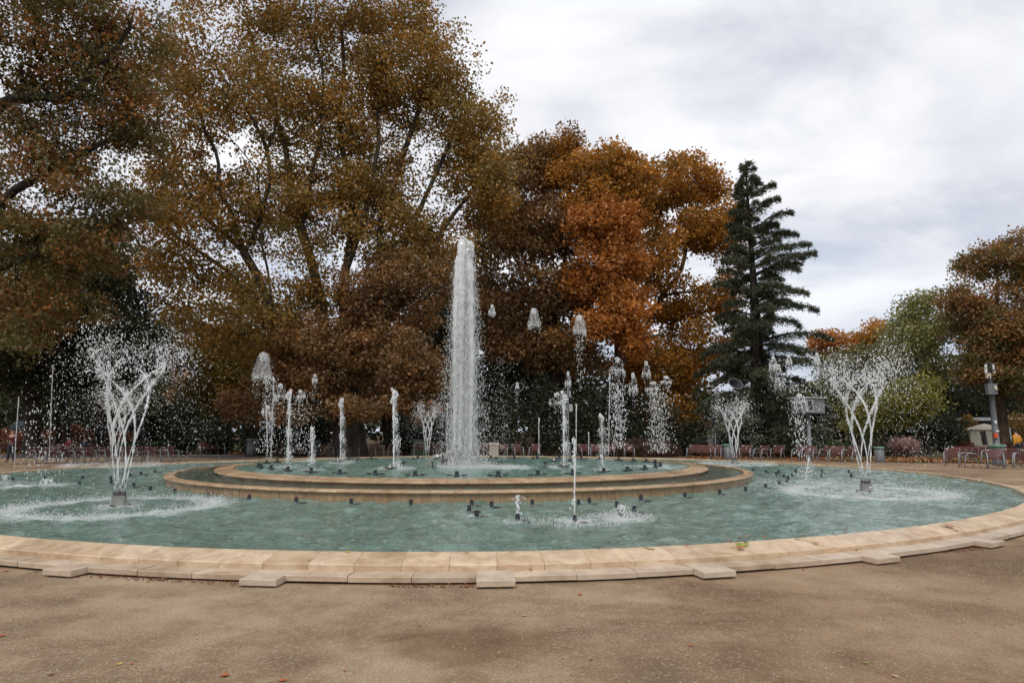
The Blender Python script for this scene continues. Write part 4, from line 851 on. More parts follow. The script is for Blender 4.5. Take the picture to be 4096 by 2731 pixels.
def splash(root, c, rin, rout, n, h, g, size=.012):
    n = int(n * 1.35); size = size * .66
    a = g.random(n) * 2 * PI; rr = rin + (rout - rin) * g.random(n) ** .7 if rin < .05 else (rin + rout) / 2 + (rout - rin) / 2 * np.clip(g.normal(size=n) * .5, -1.3, 1.3)
    z = g.exponential(h, n) * (.4 + .6 * np.abs(np.sin(a * 9 + g.normal(size=n) * .3)))
    P = np.stack([c[0] + rr * np.cos(a), c[1] + rr * np.sin(a), c[2] + z], 1)
    return drop_obj('splash', P, size * g.uniform(.5, 1.4, n), root, g.normal(size=(n, 3)) * .5 + np.array([0, 0, 1]), 1.8, g)
GR = 9.81
def tree_jet(c, H, Rl, nst, nd, size, seed, label, z0=.42, thick=.013, twist=1.1, spl=2500, Rtop=None):
    g = np.random.default_rng(seed); root = empty('water_spray', tuple(c)); vz = math.sqrt(2 * GR * (H - z0)); tt = 2 * vz / GR
    vr = Rl / tt * .92; mb = MB(); PP, DD, SS = [], [], []
    for k in range(nst):
        a = 2 * PI * k / nst + .3
        
        om = twist * 5.0 * g.uniform(.9, 1.12); vv = vr * g.uniform(.74, .88); vzz = vz * g.uniform(.975, 1.02)
        def path(T, dv=0., da=0., dz=0.):
            az = a + om * np.minimum(T, tt * .42) + da; rad_ = .09 + (vv + dv) * T
            return np.stack([rad_ * np.cos(az), rad_ * np.sin(az), z0 + (vzz + dz) * T - GR / 2 * T * T], -1)
        T = np.linspace(0, tt * .33, 34); wob = g.normal(size=(34, 3)).cumsum(0) * .0055 * np.linspace(0, 1, 34)[:, None]
        rr = thick * (.75 + .9 * np.sin(np.linspace(0, 2.9, 34))); st = strand(path(T) + wob, rr * .84, g, .75, 6)
        o = link('water_strand', st.mesh('water_strand', True), m_weave, root)
        n1 = int(nd / nst); t = tt * (.08 + .92 * g.random(n1) ** .95)
        j = np.clip((t / tt - .10), 0, 1); sp_ = np.minimum(j * 2.6, 1.)
        P = path(t, g.normal(size=n1) * vr * .20 * sp_, g.normal(size=n1) * .30 * sp_, g.normal(size=n1) * vz * .055 * sp_) + g.normal(size=(n1, 3)) * .010
        clump = np.sin(t * 60 + k) * .5 + .5; fall = np.stack([np.zeros(n1), np.zeros(n1), vz - GR * t], 1)
        PP.append(P); DD.append(fall + g.normal(size=(n1, 3)) * .5)
        SS.append(size * g.uniform(.3, 1.15, n1) ** 1.3 * (.55 + .75 * clump * (1 - j * .4)) * np.where(t > tt * .62, .62, 1.))
    P, D, S = np.concatenate(PP), np.concatenate(DD), np.concatenate(SS); ok = P[:, 2] > .01; drop_obj('droplets', P[ok], S[ok], root, D[ok], 2.0, g)
    splash(root, np.array([0, 0, .0]), Rl - .55, Rl + .25, spl, .055, g, size * .9); splash(root, np.array([0, 0, 0.]), .12, .5, spl // 6, .03, g, size * .8)
    tag(root, label, 'water jet', 'braided water sprays'); return root
def canister(c, label, sc=1., plate=False):
    r = empty('jet_canister', tuple(c)); r.scale = (sc * .88, sc * .88, sc)
    link('canister', MB().lathe([(.152, -.1), (.152, .20), (.158, .202), (.158, .215), (.145, .22)], 28).mesh('canister'), m_steel, r)
    for k in range(6):
        a = 2 * PI * (k + .5 * (k % 2)) / 6 + .3; b = a + 1.57 * (1 if k % 2 else -1)
        p0 = Vector((.10 * math.cos(a), .10 * math.sin(a), .21)); p1 = p0 + Vector((.02 * math.cos(a) + .02 * math.cos(b), .02 * math.sin(a) + .02 * math.sin(b), .20))
        t = link('nozzle_tube', MB().tube([p0.lerp(p1, .35), p1], .017, 8).mesh('nozzle_tube', True), m_lgrey, r)
        link('hose_nut', MB().tube([p0, p0.lerp(p1, .36)], .034, 6).mesh('hose_nut'), m_dsteel, t)
    for k in range(3):
        a = k * 2.1 + .4; link('float_lamp', MB().lathe([(.03, .0), (.06, .02), (.06, .05), (.02, .06)], 10, (.2 * math.cos(a), .2 * math.sin(a), .0)).tube([(.14 * math.cos(a), .14 * math.sin(a), .03), (.2 * math.cos(a), .2 * math.sin(a), .03)], .015, 6).mesh('float_lamp'), m_dsteel, r)
    if plate: link('name_plate', MB().box(.0, .07, -.158, -.154, .12, .155).mesh('name_plate'), m_white, r)
    return tag(r, label, 'nozzle', 'canisters of the braided sprays')
canister(CAN[0], 'steel nozzle canister standing in the near left water'); canister(CAN[1], 'steel nozzle canister with a white plate in the right water', 1., True)
canister(CAN[2], 'small steel canister far right behind the middle basin'); canister(CAN[3], 'steel canister far behind the upper basin'); canister(CAN[4], 'steel canister far at left behind the near left spray')
tree_jet(CAN[0], 3.15, 1.98, 6, 7500, .0125, 401, 'large braided water spray fanning out at near left', spl=4500)
tree_jet(CAN[1], 3.15, 1.95, 6, 7500, .0145, 402, 'large braided water spray fanning out at near right', spl=4200)
tree_jet(CAN[2], 2.75, 1.6, 6, 3200, .019, 403, 'smaller distant braided spray right of the raised basins', thick=.017, spl=1600)
tree_jet(CAN[3], 2.75, 1.35, 6, 2600, .019, 404, 'distant braided spray just left of the central jet', thick=.018, spl=600)
tree_jet(CAN[4], 3.1, 1.9, 6, 3200, .02, 405, 'distant braided spray half hidden behind the near left one', thick=.017, spl=2600)

def central_jet():
    g = np.random.default_rng(500); c = main_p; root = empty('central_jet', (c[0], c[1], UZ)); Y = c[1]
    H = pt(1860, 966, Y)[2] - UZ
    heads = [(-.27, -.1, .93), (-.10, -.15, 1.0), (.24, -.1, .98), (.12, .15, .95), (-.16, .18, .95)]
    for i, (dx_, dy_, f) in enumerate(heads):
        n = 70; z = np.linspace(.5, H * f, n); wob = g.normal(size=(n, 2)).cumsum(0) * .005; t = np.linspace(0, 1, n)
        pts = np.stack([dx_ * (1 - .35 * t) + wob[:, 0], dy_ * (1 - .35 * t) + wob[:, 1], z], 1)
        r = np.interp(t, [0, .02, .08, .5, .9, .97, 1], [.035, .05, .045, .095, .15, .15, .09])
        link('water_strand', strand(pts, r, g, .13, 14).mesh('water_strand', True), m_stream, root)
    # falling veils: many thin streaks of water
    n = 30000; z = H * g.random(n) ** .9; f = z / H
    rad = np.interp(f, [0, .15, .5, .85, .97, 1], [.56, .50, .42, .30, .20, .10])
    a = g.random(n) * 6.283; rr = rad * np.sqrt(g.random(n)) * (1 + .12 * g.normal(size=n))
    key = np.floor(a * 9).astype(int); strip = (np.sin(key * 12.9898) * 43758.5453) % 1.; keep = g.random(n) < .35 + .65 * strip
    P = np.stack([rr * np.cos(a), rr * np.sin(a), z], 1)[keep]; m = len(P)
    drop_obj('falling_water', P, .0078 * g.uniform(.5, 1.5, m), root, None, 13, g)
    n = 5200; z = H * .9 * g.random(n); a = g.random(n) * 6.283; rr = np.interp(z / H, [0, .5, 1], [.72, .5, .25]) + np.abs(g.normal(size=n)) * .16 * (1.3 - z / H)
    drop_obj('droplets', np.stack([rr * np.cos(a), rr * np.sin(a), z], 1), .007 * g.uniform(.5, 1.6, n), root, None, 3, g)
    for dx_, f in ((-.08, 1.), (.17, .98)):   # rounded heads
        m = 420; P = ell(g, (dx_, -.12, H * f - .20), (.16, .16, .36), m, .45); drop_obj('jet_head', P, .032 * g.uniform(.3, 1.2, m), root, None, 1.5, g)
    splash(root, np.array([0.1, 0, 0.]), .0, .95, 4600, .07, g, .016); splash(root, np.array([1.2, 0, 0.]), .0, 1.0, 1500, .03, g, .015)
    tag(root, 'tall white central water jet rising high above the upper basin', 'water jet')
central_jet()

def upright(xb, yb, xt, yt, zb, label, r=.012, lump=.5, side=0., nd=250, spread=.06, seed=1, head=.05, sp=.35, spn=400, start=.15, tsize=.012, group='upright jets'):
    g = np.random.default_rng(seed); b = at(xb, yb, zb); t = pt(xt, yt, b[1]); H = t[2] - zb; root = empty('water_jet', (b[0], b[1], zb)); lean = t[0] - b[0]
    n = max(14, int(H * 14)); f = np.linspace(0, 1, n); wob = g.normal(size=(n, 2)).cumsum(0) * r * .22 * f[:, None]
    pts = np.stack([lean * f + wob[:, 0], wob[:, 1], start + (H - start) * f], 1)
    link('water_strand', strand(pts, r * (.75 + .6 * f), g, .18 + lump * .3, 7).mesh('water_strand', True), m_stream, root)
    nh = int(26 + 330 * head); hp = ell(g, (lean, 0, H - head * 1.1), (head * .75, head * .75, head * 2.1), nh, .4); hp[:, 0] += .5 * head * np.sin(hp[:, 2] * 14 + seed); V = [hp]; S = [head * g.uniform(.12, .42, nh)]; D = [np.tile([0, 0, 1.], (len(hp), 1))]
    if nd:
        z = H * (1 - g.random(nd) ** 1.15); fr = z / H; q = np.sin(z * 9 + seed) * .5 + .5
        px = lean * fr + side * (1 - fr) ** .7 + g.normal(size=nd) * spread * (.35 + (1 - fr) * .9); py = g.normal(size=nd) * spread
        V.append(np.stack([px, py, z], 1)); S.append(tsize * g.uniform(.4, 1.3, nd) * (.6 + .9 * q)); D.append(np.stack([g.normal(size=nd) * .2, g.normal(size=nd) * .2, np.ones(nd)], 1))
    drop_obj('droplets', np.concatenate(V), np.concatenate(S), root, np.concatenate(D), 1.7, g)
    if spn: splash(root, np.array([side, 0, 0.]), .0, sp, spn, .03, g, .012)
    return tag(root, label, 'water jet', group)
k = DS
upright(660 * k, 1868, 665 * k, 900 * k, UZ, 'ragged upright jet left on the upper basin with a broken foaming column', .020, .9, .03, 900, .06, 601, .09, .5, 350)
upright(715 * k, 1880, 717 * k, 982 * k, UZ, 'short brush-like upright jet second from left on the upper basin', .022, .8, .02, 420, .07, 602, .05, .4, 250)
upright(782 * k, 1848, 784 * k, 918 * k, UZ, 'lumpy upright jet above the giant trunk on the upper basin', .020, .9, .10, 900, .07, 603, .10, .6, 500)
upright(904 * k, 1873, 905 * k, 900 * k, UZ, 'thick glassy upright jet left of the central jet', .026, .9, .12, 1000, .065, 604, .11, .6, 700)
upright(1295 * k, 1866, 1295 * k, 905 * k, UZ, 'thick glassy upright jet right of the central jet', .026, .9, .06, 1000, .07, 605, .11, .6, 700)
upright(1385 * k, 1880, 1381 * k, 1045 * k, UZ, 'small stubby jet at the right of the upper basin', .018, .6, 0, 120, .05, 606, .03, .3, 150)
upright(1384 * k, 1838, 1381 * k, 955 * k, UZ, 'bursting mid-height jet right of the antenna pole', .015, .6, .05, 700, .13, 607, .10, .5, 200)
upright(1320 * k, 1200 * k, 1319 * k, 1008 * k, WZ, 'slim steady jet from the near water in front of the basins', .014, .25, 0, 30, .03, 608, .035, .75, 900, .12)
upright(1189 * k, 1195 * k, 1189 * k, 1138 * k, WZ, 'thin twisting jet ending in a small crown of splash', .010, .5, 0, 60, .03, 609, .014, .3, 120, .12)
upright(1425 * k, 1188 * k, 1428 * k, 1160 * k, WZ, 'tiny fan jet low on the right of the near water', .010, .5, .02, 170, .09, 610, .02, .6, 900, .10, .0065)
upright(1352 * k, 1830, 1352 * k, 993 * k, UZ, 'thin plain jet at the far rim, right of the near slim jet', .014, .3, 0, 30, .02, 611, .03, .2, 40)
upright(1324 * k, 1832, 1323 * k, 928 * k, UZ, 'tall thin jet at the far rim beside the thick glassy one', .015, .4, 0, 80, .02, 612, .03, .2, 40)
upright(1238 * k, 1832, 1238 * k, 960 * k, UZ, 'thin jet at the far rim left of the antenna pole', .014, .4, 0, 60, .02, 613, .03, .2, 40)
upright(1398 * k, 1832, 1401 * k, 858 * k, UZ, 'tall thin beaded jet topping out below the orange tree', .012, .7, 0, 160, .03, 614, .04, .2, 40)
upright(622 * k, 1832, 629 * k, 868 * k, UZ, 'tall beaded jet under the left water bell', .010, .7, 0, 200, .03, 615, .06, .2, 60)
upright(614 * k, 1834, 612 * k, 930 * k, UZ, 'thin straight jet at the far left of the upper basin', .013, .3, 0, 60, .02, 616, .03, .2, 40)
upright(1026 * k, 1815, 1028 * k, 926 * k, UZ, 'thin straight jet hugging the left side of the central jet', .016, .3, 0, 100, .02, 617, .05, .2, 40)
upright(33 * k, 1062 * k, 43 * k, 912 * k, WZ, 'thin leaning jet at the far left edge', .016, .5, 0, 90, .025, 618, .035, .3, 80, .1)
upright(112 * k, 1060 * k, 122 * k, 838 * k, WZ, 'tall thin leaning jet left of the large near left spray', .012, .6, 0, 160, .03, 619, .04, .3, 60, .1)
upright(11 * k, 1111 * k, 12 * k, 1092 * k, WZ, 'small low burst of water at the left edge', .014, .6, 0, 150, .07, 620, .03, .8, 600, .1)
upright(1850 * k, 1935, 1858 * k, 1050 * k, WZ, 'low foaming burst left of the right canister', .014, .6, 0, 160, .12, 621, .03, 1.2, 600, .1)
upright(107 * k, 1115 * k, 108 * k, 1100 * k, WZ, 'low foaming patch of burst water near the left edge', .012, .6, 0, 90, .12, 622, .02, .7, 500, .1)

def blob(x, y, Y, w, h, label, seed, drips=120, dl=.5, group='lumps of water in the air', bell=True, dens=1.):
    g = np.random.default_rng(seed); c = ptd(x, y, Y); kk = Y / FPX * DS; w, h = w * kk, h * kk; root = empty('water_blob', tuple(c))
    if bell:
        prof = [(.02, h * .5), (w * .22, h * .46), (w * .33, h * .30), (w * .36, h * .1), (w * .45, -h * .15), (w * .5, -h * .35), (w * .47, -h * .45)]
        n = 18; mb = MB(); mb.lathe([(q * .9, z_) for q, z_ in prof], n); mb.f = [f for f in mb.f if len(f) == 4]
        mb.v = [(v[0] * (1 + .16 * math.sin(i * 1.7 + seed)), v[1] * (1 + .16 * math.cos(i * 2.3)), v[2] + h * .03 * math.sin(i * 1.1)) for i, v in enumerate(mb.v)]
        link('water_film', mb.mesh('water_film', True), m_bell, root)
    a = g.random(500) * 6.283; n1 = int(140 * dens)
    a = a + .5 * np.sin(a * 3 + seed); n1 = int(n1 * .6); P = [np.stack([w * .5 * np.cos(a[:n1]) * g.uniform(.7, 1.1, n1), w * .5 * np.sin(a[:n1]), -h * .38 + g.normal(size=n1) * h * .13 + h * .08 * np.sin(a[:n1] * 4)], 1), ell(g, (0, 0, h * .33), (w * .2, w * .2, h * .17), int(50 * dens), .9), ell(g, (w * .1, 0, -h * .05), (w * .4, w * .4, h * .45), int(70 * dens), .5)]
    S = [np.full(len(P[0]), .013 * Y / 22), np.full(len(P[1]), .017 * Y / 22), np.full(len(P[2]), .009 * Y / 22)]
    nd = int(drips * .42); a = np.floor(g.random(nd) ** 1.3 * 9) * 1.07 + seed; z = -h * .3 - dl * (.25 + .75 * np.abs(np.sin(a * 5))) * g.random(nd) ** 1.6
    P.append(np.stack([w * (.12 + .34 * np.abs(np.sin(a * 7))) * np.cos(a) + g.normal(size=nd) * .035 * (1 - z / dl), w * .45 * np.sin(a), z], 1)); S.append(.012 * Y / 22 * g.uniform(.5, 1.5, nd) * (1 + z / dl * .3))
    P = np.concatenate(P); S = np.concatenate(S) * g.uniform(.6, 1.3, len(P)); drop_obj('droplets', P, np.maximum(S, .004), root, None, 1.7, g)
    return tag(root, label, 'water', group)
blob(1226, 730, 22, 30, 46, 'clear bell-shaped lump of water high right of the central jet', 701, 40, .2)
blob(1331, 745, 22, 32, 44, 'clear bell of water trailing long drips, right of the first bell', 702, 260, 1.1)
blob(1130, 711, 22, 15, 22, 'small white lump of water just right of the central jet top', 703, 60, .4, bell=False, dens=1.6)
blob(604, 842, 25, 46, 66, 'large ragged water bell above the left of the upper basin', 704, 420, 1.9, dens=1.1)
blob(644, 898, 27, 26, 34, 'small thin water bell right of the large ragged one', 705, 160, .8, bell=False)
blob(690, 905, 27, 20, 18, 'little torn lump of water, right of the thin bell', 706, 60, .6, bell=False)
blob(723, 868, 27, 12, 16, 'tiny white lump of water highest over the left basin', 707, 90, 1., bell=False)
blob(1418, 838, 26, 34, 36, 'white bursting lump of water beneath the orange tree', 708, 500, 2.2, bell=False, dens=1.2)
blob(1454, 878, 27, 20, 44, 'white lump with clear cap right of the bursting lump', 709, 160, 1.4, dens=1.6, bell=False)
blob(1484, 846, 27, 20, 34, 'clear water cap high beside the arcing splash', 710, 120, .6, bell=False)
blob(1500, 886, 27, 34, 18, 'ragged splash of water left of the arcing one', 711, 300, 2.2, bell=False)
blob(1530, 872, 27, 26, 16, 'arcing splash of water left of the small braided spray', 722, 200, 1.8, bell=False)
blob(1776, 832, 25, 18, 28, 'white lump of water with twisted tail in front of the cedar', 712, 260, 1.2, bell=False, dens=1.8)
blob(1790, 862, 25, 22, 50, 'clear twisted bell under the white lump before the cedar', 713, 200, .8, bell=False)
blob(1811, 825, 25, 14, 18, 'small white lump of water right of the twisted tail', 714, 120, .9, bell=False, dens=1.4)
blob(1876, 822, 24, 12, 22, 'arrow-shaped lump of water left of the right spray top', 715, 200, 1., bell=False, dens=1.6)
blob(1279, 915, 30, 36, 26, 'faint ragged splash in front of the dark yews', 716, 320, 1.6, bell=False, dens=1.2)
blob(1305, 870, 27, 14, 34, 'small clear lump of water above the antenna pole', 717, 100, .7, bell=False)
blob(1188, 885, 22, 8, 12, 'little white lump of water over the left solar lamp', 718, 80, .9, bell=False)
blob(1836, 915, 25, 26, 20, 'torn falling water beside the grey camera box', 719, 260, 1.6, bell=False)
blob(1189, 1141, 10.5, 34, 7, 'tiny star-shaped crown of water on the thin twisting jet', 720, 14, .08, bell=False, dens=.3)
blob(615, 941, 26, 24, 18, 'small umbrella-shaped splash on the thin left jet', 721, 80, .5, bell=False)
# curtains of falling drops
def curtain(x0, x1, y0, y1, Y, n, size, label, seed, el=2.4):
    g = np.random.default_rng(seed); a, b = ptd(x0, y1, Y), ptd(x1, y0, Y); root = empty('falling_drops', ((a[0] + b[0]) / 2, Y, max(a[2], .2)))
    w = (b[0] - a[0]) / 2; h = b[2] - a[2]
    u = np.clip(g.normal(size=n) * .45, -1.2, 1.2); z = h * g.random(n)
    P = np.stack([u * w, g.normal(size=n) * .35, z + a[2] - root.location[2]], 1)
    drop_obj('droplets', P, size * g.uniform(.4, 1.4, n), root, None, el, g); return tag(root, label, 'water', 'curtains of falling drops')
curtain(595, 640, 870, 1040, 25, 460, .014, 'curtain of drops falling under the large left bell', 801)
curtain(1398, 1440, 880, 1030, 26, 520, .018, 'coarse drops falling under the bursting lump by the orange tree', 802)
curtain(1480, 1545, 900, 1040, 27, 760, .016, 'broad curtain of drops falling left of the small braided spray', 803)
curtain(1320, 1342, 780, 900, 22, 90, .014, 'sparse drops falling below the second clear bell', 804)
curtain(640, 740, 900, 1040, 27, 500, .014, 'fine drops drifting behind the left upright jets', 805)
curtain(1820, 1850, 880, 1050, 25, 220, .02, 'drops falling past the grey camera box', 806)
curtain(1120, 1180, 820, 1060, 23, 500, .008, 'fine mist drops right of the central jet', 807)
curtain(60, 130, 930, 1090, 16, 150, .012, 'large drops falling left of the large near left spray', 808)

# ------------------------------------------------------------------ chairs and benches
def seat(W_, name):
    r = empty(name); N_ = 5
    for k in range(4): link('seat_slat', MB().box(-W_ / 2, W_ / 2, -.045, .045, -.013, .013).mesh('seat_slat'), m_wood, r, (0, .22 - k * .115, .43 - .012 * (3 - k) + .012)) if k < 4 else None
    for k in range(3):
        o = link('back_slat', MB().box(-W_ / 2, W_ / 2, -.012, .012, -.052, .052).mesh('back_slat'), m_wood, r, (0, -.20 - .045 * k, .53 + .13 * k)); o.rotation_euler.x = .30
        if k == 2: link('name_plate', MB().box(-.035, .035, .013, .017, -.012, .018).mesh('name_plate'), m_white, o, (W_ / 2 - .12, 0, 0))
    for s in (-1, 1):
        x = s * (W_ / 2 - .03)
        f = MB().tube([(x, .34, 0), (x, .31, .30), (x, .26, .52), (x, .17, .63), (x, .05, .66), (x, -.12, .62), (x, -.26, .57)], .026, 8)
        f.tube([(x, .25, .42), (x, .0, .41), (x, -.16, .38), (x, -.22, .18), (x, -.34, 0)], .022, 8).tube([(x, -.16, .38), (x, -.25, .62), (x, -.31, .86)], .018, 6)
        link('side_frame', f.mesh('side_frame', True), m_iron, r)
    return r
chair = seat(.66, 'park_chair'); bench = seat(1.75, 'park_bench')
def face(p, extra=0.): return math.atan2(CY - p[1], CX - p[0]) - PI / 2 + extra
used_c = []
def put(proto, flag, x, y, extra, label, group, cat):
    o = proto if not flag else copy_tree(proto); flag.append(1); p = at(x, y, 0); o.location = (p[0], p[1], 0); o.rotation_euler.z = face(p, extra); tag(o, label, cat, group); return o
rows = [([(145, 1853), (203, 1852), (255, 1852), (301, 1851), (348, 1851), (424, 1850), (505, 1850), (557, 1849), (608, 1849), (680, 1848)], 'red-brown slatted chair, %s from left in the row behind the left sprays', [.2, -.3, 0, .25, -.1, .2, -.2, .1, -.15, .1]),
        ([(1342, 1829), (1414, 1829), (1508, 1829), (1572, 1828), (1674, 1829), (1753, 1829)], 'red-brown slatted chair, %s from left in the row left of the central jet', [.3, -.1, .4, -.2, 0, .4]),
        ([(1948, 1829), (2011, 1829), (2070, 1829), (2140, 1829), (2338, 1829), (2383, 1830), (2443, 1830), (2515, 1831)], 'red-brown slatted chair, %s from left in the row right of the central jet', [.3, 0, .5, -.2, .6, .2, 0, .5]),
        ([(2866, 1836), (2985, 1836), (3045, 1839), (3112, 1838), (3200, 1842), (3239, 1844), (3310, 1844), (3350, 1847), (3406, 1848)], 'red-brown slatted chair, %s from left in the row under the cedar', [.3, .2, -.3, .1, -.3, .2, -.2, .3, -.1]),
        ([(3812, 1862), (3880, 1868), (3984, 1872), (4038, 1866), (4105, 1872)], 'red-brown slatted chair, %s from left in the row at the right edge', [.5, -.5, .75, .2, .2])]
for pxs, lab, ex in rows:
    for i, ((x, y), e) in enumerate(zip(pxs, ex)): put(chair, used_c, x, y, e, lab % ORD[i], 'slatted chairs around the fountain', 'chair')
ub = []
for x, y, e, lab in [(185, 1822, 0, 'long dark slatted bench behind the left chairs, left of the curved trunk'), (262, 1822, 0, 'long dark slatted bench right behind the curved trunk'), (45, 1822, 0, 'long dark bench behind the standing man'), (335, 1822, 0, 'long dark bench with the seated person'), (845, 1817, 0, 'long lone bench under the trees left of the grey bin'),
                     (2810, 1836, .1, 'long slatted bench at the left end of the row under the cedar'), (3855, 1812, PI, 'long slatted bench on the far right lawn left of the pole'), (4050, 1811, PI, 'long slatted bench on the far right lawn right of the pole'), (3960, 1776, PI, 'distant slatted bench in front of the parasol'), (3868, 1850, .1, 'long slatted bench behind the chairs near the right edge')]:
    put(bench, ub, x, y, e, lab, 'long slatted benches', 'bench')
# paper notices on two chairs
for i, x in enumerate((1943, 2011)):
    p = at(x, 1829, 0); r = empty('paper_notice', (p[0], p[1] + .10, .0)); r.rotation_euler.z = face(p, [.3, 0][i])
    s_ = link('paper', MB().box(-.09, .09, 0, .004, 0, .25).mesh('paper'), m_white, r, (.02, -.14 - .0, .60)); s_.rotation_euler.x = .3
    link('print_line', MB().box(-.06, .06, .0045, .006, .14, .17).box(-.05, .05, .0045, .006, .09, .10).mesh('print_line'), m_dsteel, s_)
    tag(r, 'white paper notice taped to the %s chair right of the central jet' % ['first', 'second'][i], 'notice')

# ------------------------------------------------------------------ street furniture
def solar_lamp(x, yb, ypan, lean, label, Yp=None):
    b = at(x, yb, 0); t = pt(x, ypan, b[1]); H = t[2]; r = empty('solar_lamp', tuple(b))
    link('pole', MB().lathe([(.055, 0), (.055, .3), (.038, .32), (.034, H - .15)], 12).mesh('pole', True), m_rust, r)
    pn = link('solar_panel', MB().lathe([(.0, -.02), (.60, -.02), (.60, .012), (.0, .012)], 36).mesh('solar_panel'), m_glass, r, (0, 0, H)); pn.rotation_euler = (R(52), R(lean), 0); pn.scale = (.78, .70, .78)
    q = MB()
    for k in range(36):
        a0, a1 = 2 * PI * k / 36, 2 * PI * (k + 1) / 36; q.tube([(.61 * math.cos(a0), .61 * math.sin(a0), 0), (.61 * math.cos(a1), .61 * math.sin(a1), 0)], .02, 5, False)
    link('rim', q, m_lgrey, pn)
    for k in range(2):
        link('cell_strip', MB().box(-.42 + k * .44, -.02 + k * .44, -.36, .36, -.027, -.021).mesh('cell_strip'), m_dsteel, pn)
    link('lamp_shade', MB().lathe([(.04, .0), (.18, -.02), (.20, -.05), (.18, -.05), (.08, -.03)], 20).mesh('lamp_shade'), m_lgrey, r, (0, 0, H - .52))
    link('lamp_bulb', MB().lathe([(.10, -.05), (.10, -.32), (.04, -.38)], 14).mesh('lamp_bulb', True), m_dsteel, r, (0, 0, H - .52))
    link('speaker', MB().box(-.09, .09, -.07, .07, -.08, .08).mesh('speaker'), m_lgrey, r, (0, -.03, H - .98))
    return tag(r, label, 'lamp post', 'solar lamp posts')
solar_lamp(1188 * k, 1823, 890 * k, -25, 'solar lamp on a rusty pole between the central jet and the antenna pole')
solar_lamp(1698 * k, 1830, 881 * k, 14, 'solar lamp with round slatted panel above the small braided spray')
def cam_box():
    b = at(1862 * k, 1838, 0); t = pt(1862 * k, 949 * k, b[1]); r = empty('camera_box', tuple(b)); H = t[2]; s_ = b[1] / FPX
    link('pole', MB().lathe([(.15, 0), (.14, .5), (.115, .52), (.10, H)], 16).mesh('pole', True), m_pole, r)
    w = 43 * k * s_ * .56; hh = 36 * k * s_ * .93
    bx = MB().box(-w - .22, w - .22 + .3, -.5, .5, 0, hh); link('housing', bx.mesh('housing'), m_pole, r, (0.08, 0, H)).rotation_euler.z = .30
    fr = link('window_frame', MB().box(-w - .1, -.02 - .1, -.53, -.505, hh * .10, hh * .90).mesh('window_frame'), m_lgrey, r, (.08, 0, H)); fr.rotation_euler.z = .30
    link('window_pane', MB().box(-w + .12, -.2, -.54, -.532, hh * .2, hh * .82).mesh('window_pane'), m_glass, fr)
    link('roof', MB().box(-w - .40, w + .22, -.62, .62, hh + .0, hh + .07).mesh('roof'), m_lgrey, r, (.08, 0, H)).rotation_euler.z = .30
    tag(r, 'grey camera box with window on a thick grey pole before the cedar', 'camera box')
cam_box()
def eq_pole():
    b = at(3990, 1815, 0); t = pt(3978, 1452, b[1]); H = t[2]; r = empty('equipment_pole', tuple(b)); s_ = b[1] / FPX
    link('pole', MB().lathe([(.26, 0), (.24, .4), (.22, .42), (.155, H), (.17, H), (.17, H + .05), (.0, H + .05)], 20).mesh('pole', True), m_pole, r)
    def zz_(y): return pt(3980, y, b[1])[2]
    for s in (-1, 1):
        link('antenna', MB().box(-.07, .07, -.05, .05, -.62, .05).mesh('antenna'), m_white, r, (s * .27, -.08, zz_(1460) - .0)).rotation_euler.y = -s * .07
    link('switch_box', MB().box(-.155, .155, -.09, .09, -.18, .18).mesh('switch_box'), m_cream, r, (-.25, -.2, zz_(1503)))
    cb = link('cabinet', MB().box(-.35, .35, -.16, .16, -.38, .38).mesh('cabinet'), m_pole, r, (-.24, -.36, zz_(1558)))
    link('cabinet_roof', MB().box(-.38, .38, -.19, .19, .382, .41).mesh('cabinet_roof'), m_lgrey, cb); link('meter', MB().box(-.09, .09, -.04, 0, -.12, .12).mesh('meter'), m_cream, cb, (.20, -.163, .15)); link('lamp_cover', MB().lathe([(.0, -.04), (.10, -.01), (.09, .03)], 12).mesh('lamp_cover'), m_white, cb, (.20, -.25, -.02))
    link('notice', MB().box(-.08, .08, -.02, 0, -.11, .11).mesh('notice'), m_white, r, (-.06, -.21, zz_(1687))); link('notice', MB().box(-.11, .11, -.02, 0, -.06, .06).mesh('notice'), m_white, r, (0, -.23, zz_(1723)))
    link('dog_bag_box', MB().box(-.12, .12, -.08, .08, -.17, .17).mesh('dog_bag_box'), m_orange, r, (-.20, -.27, zz_(1741)))
    link('cable', MB().tube([(-.2, -.2, zz_(1495)), (-.05, -.2, zz_(1480)), (.12, -.2, zz_(1490)), (.18, -.18, zz_(1530)), (.08, -.24, zz_(1550))], .012, 5).mesh('cable', True), m_blk, r)
    tag(r, 'tall grey equipment pole with antennas, cabinet and orange box at right', 'pole')
eq_pole()
def ant_pole():
    b = at(1306 * k, 1826, 0); t = pt(1306 * k, 897 * k, b[1]); H = t[2]; r = empty('antenna_pole', tuple(b)); 
    link('pole', MB().lathe([(.065, 0), (.055, H)], 12).mesh('pole', True), m_pole, r)
    link('antenna', MB().box(-.05, .05, -.04, .04, -.45, .0).mesh('antenna'), m_lgrey, r, (.14, -.04, H)); link('cabinet', MB().box(-.11, .11, -.08, .08, -.24, .24).mesh('cabinet'), m_lgrey, r, (.18, -.1, H - 1.15))
    link('arm', MB().tube([(0, 0, H - .06), (-.40, 0, H - .03)], .02, 6).mesh('arm'), m_lgrey, r); link('camera_dome', MB().lathe([(.02, -.18), (.10, -.14), (.11, -.02), (.13, .0), (.06, .02)], 14).mesh('camera_dome', True), m_cream, r, (-.45, 0, H - .03))
    tag(r, 'slim pole with antenna, camera dome and cabinet behind the glassy jet', 'pole')
ant_pole()
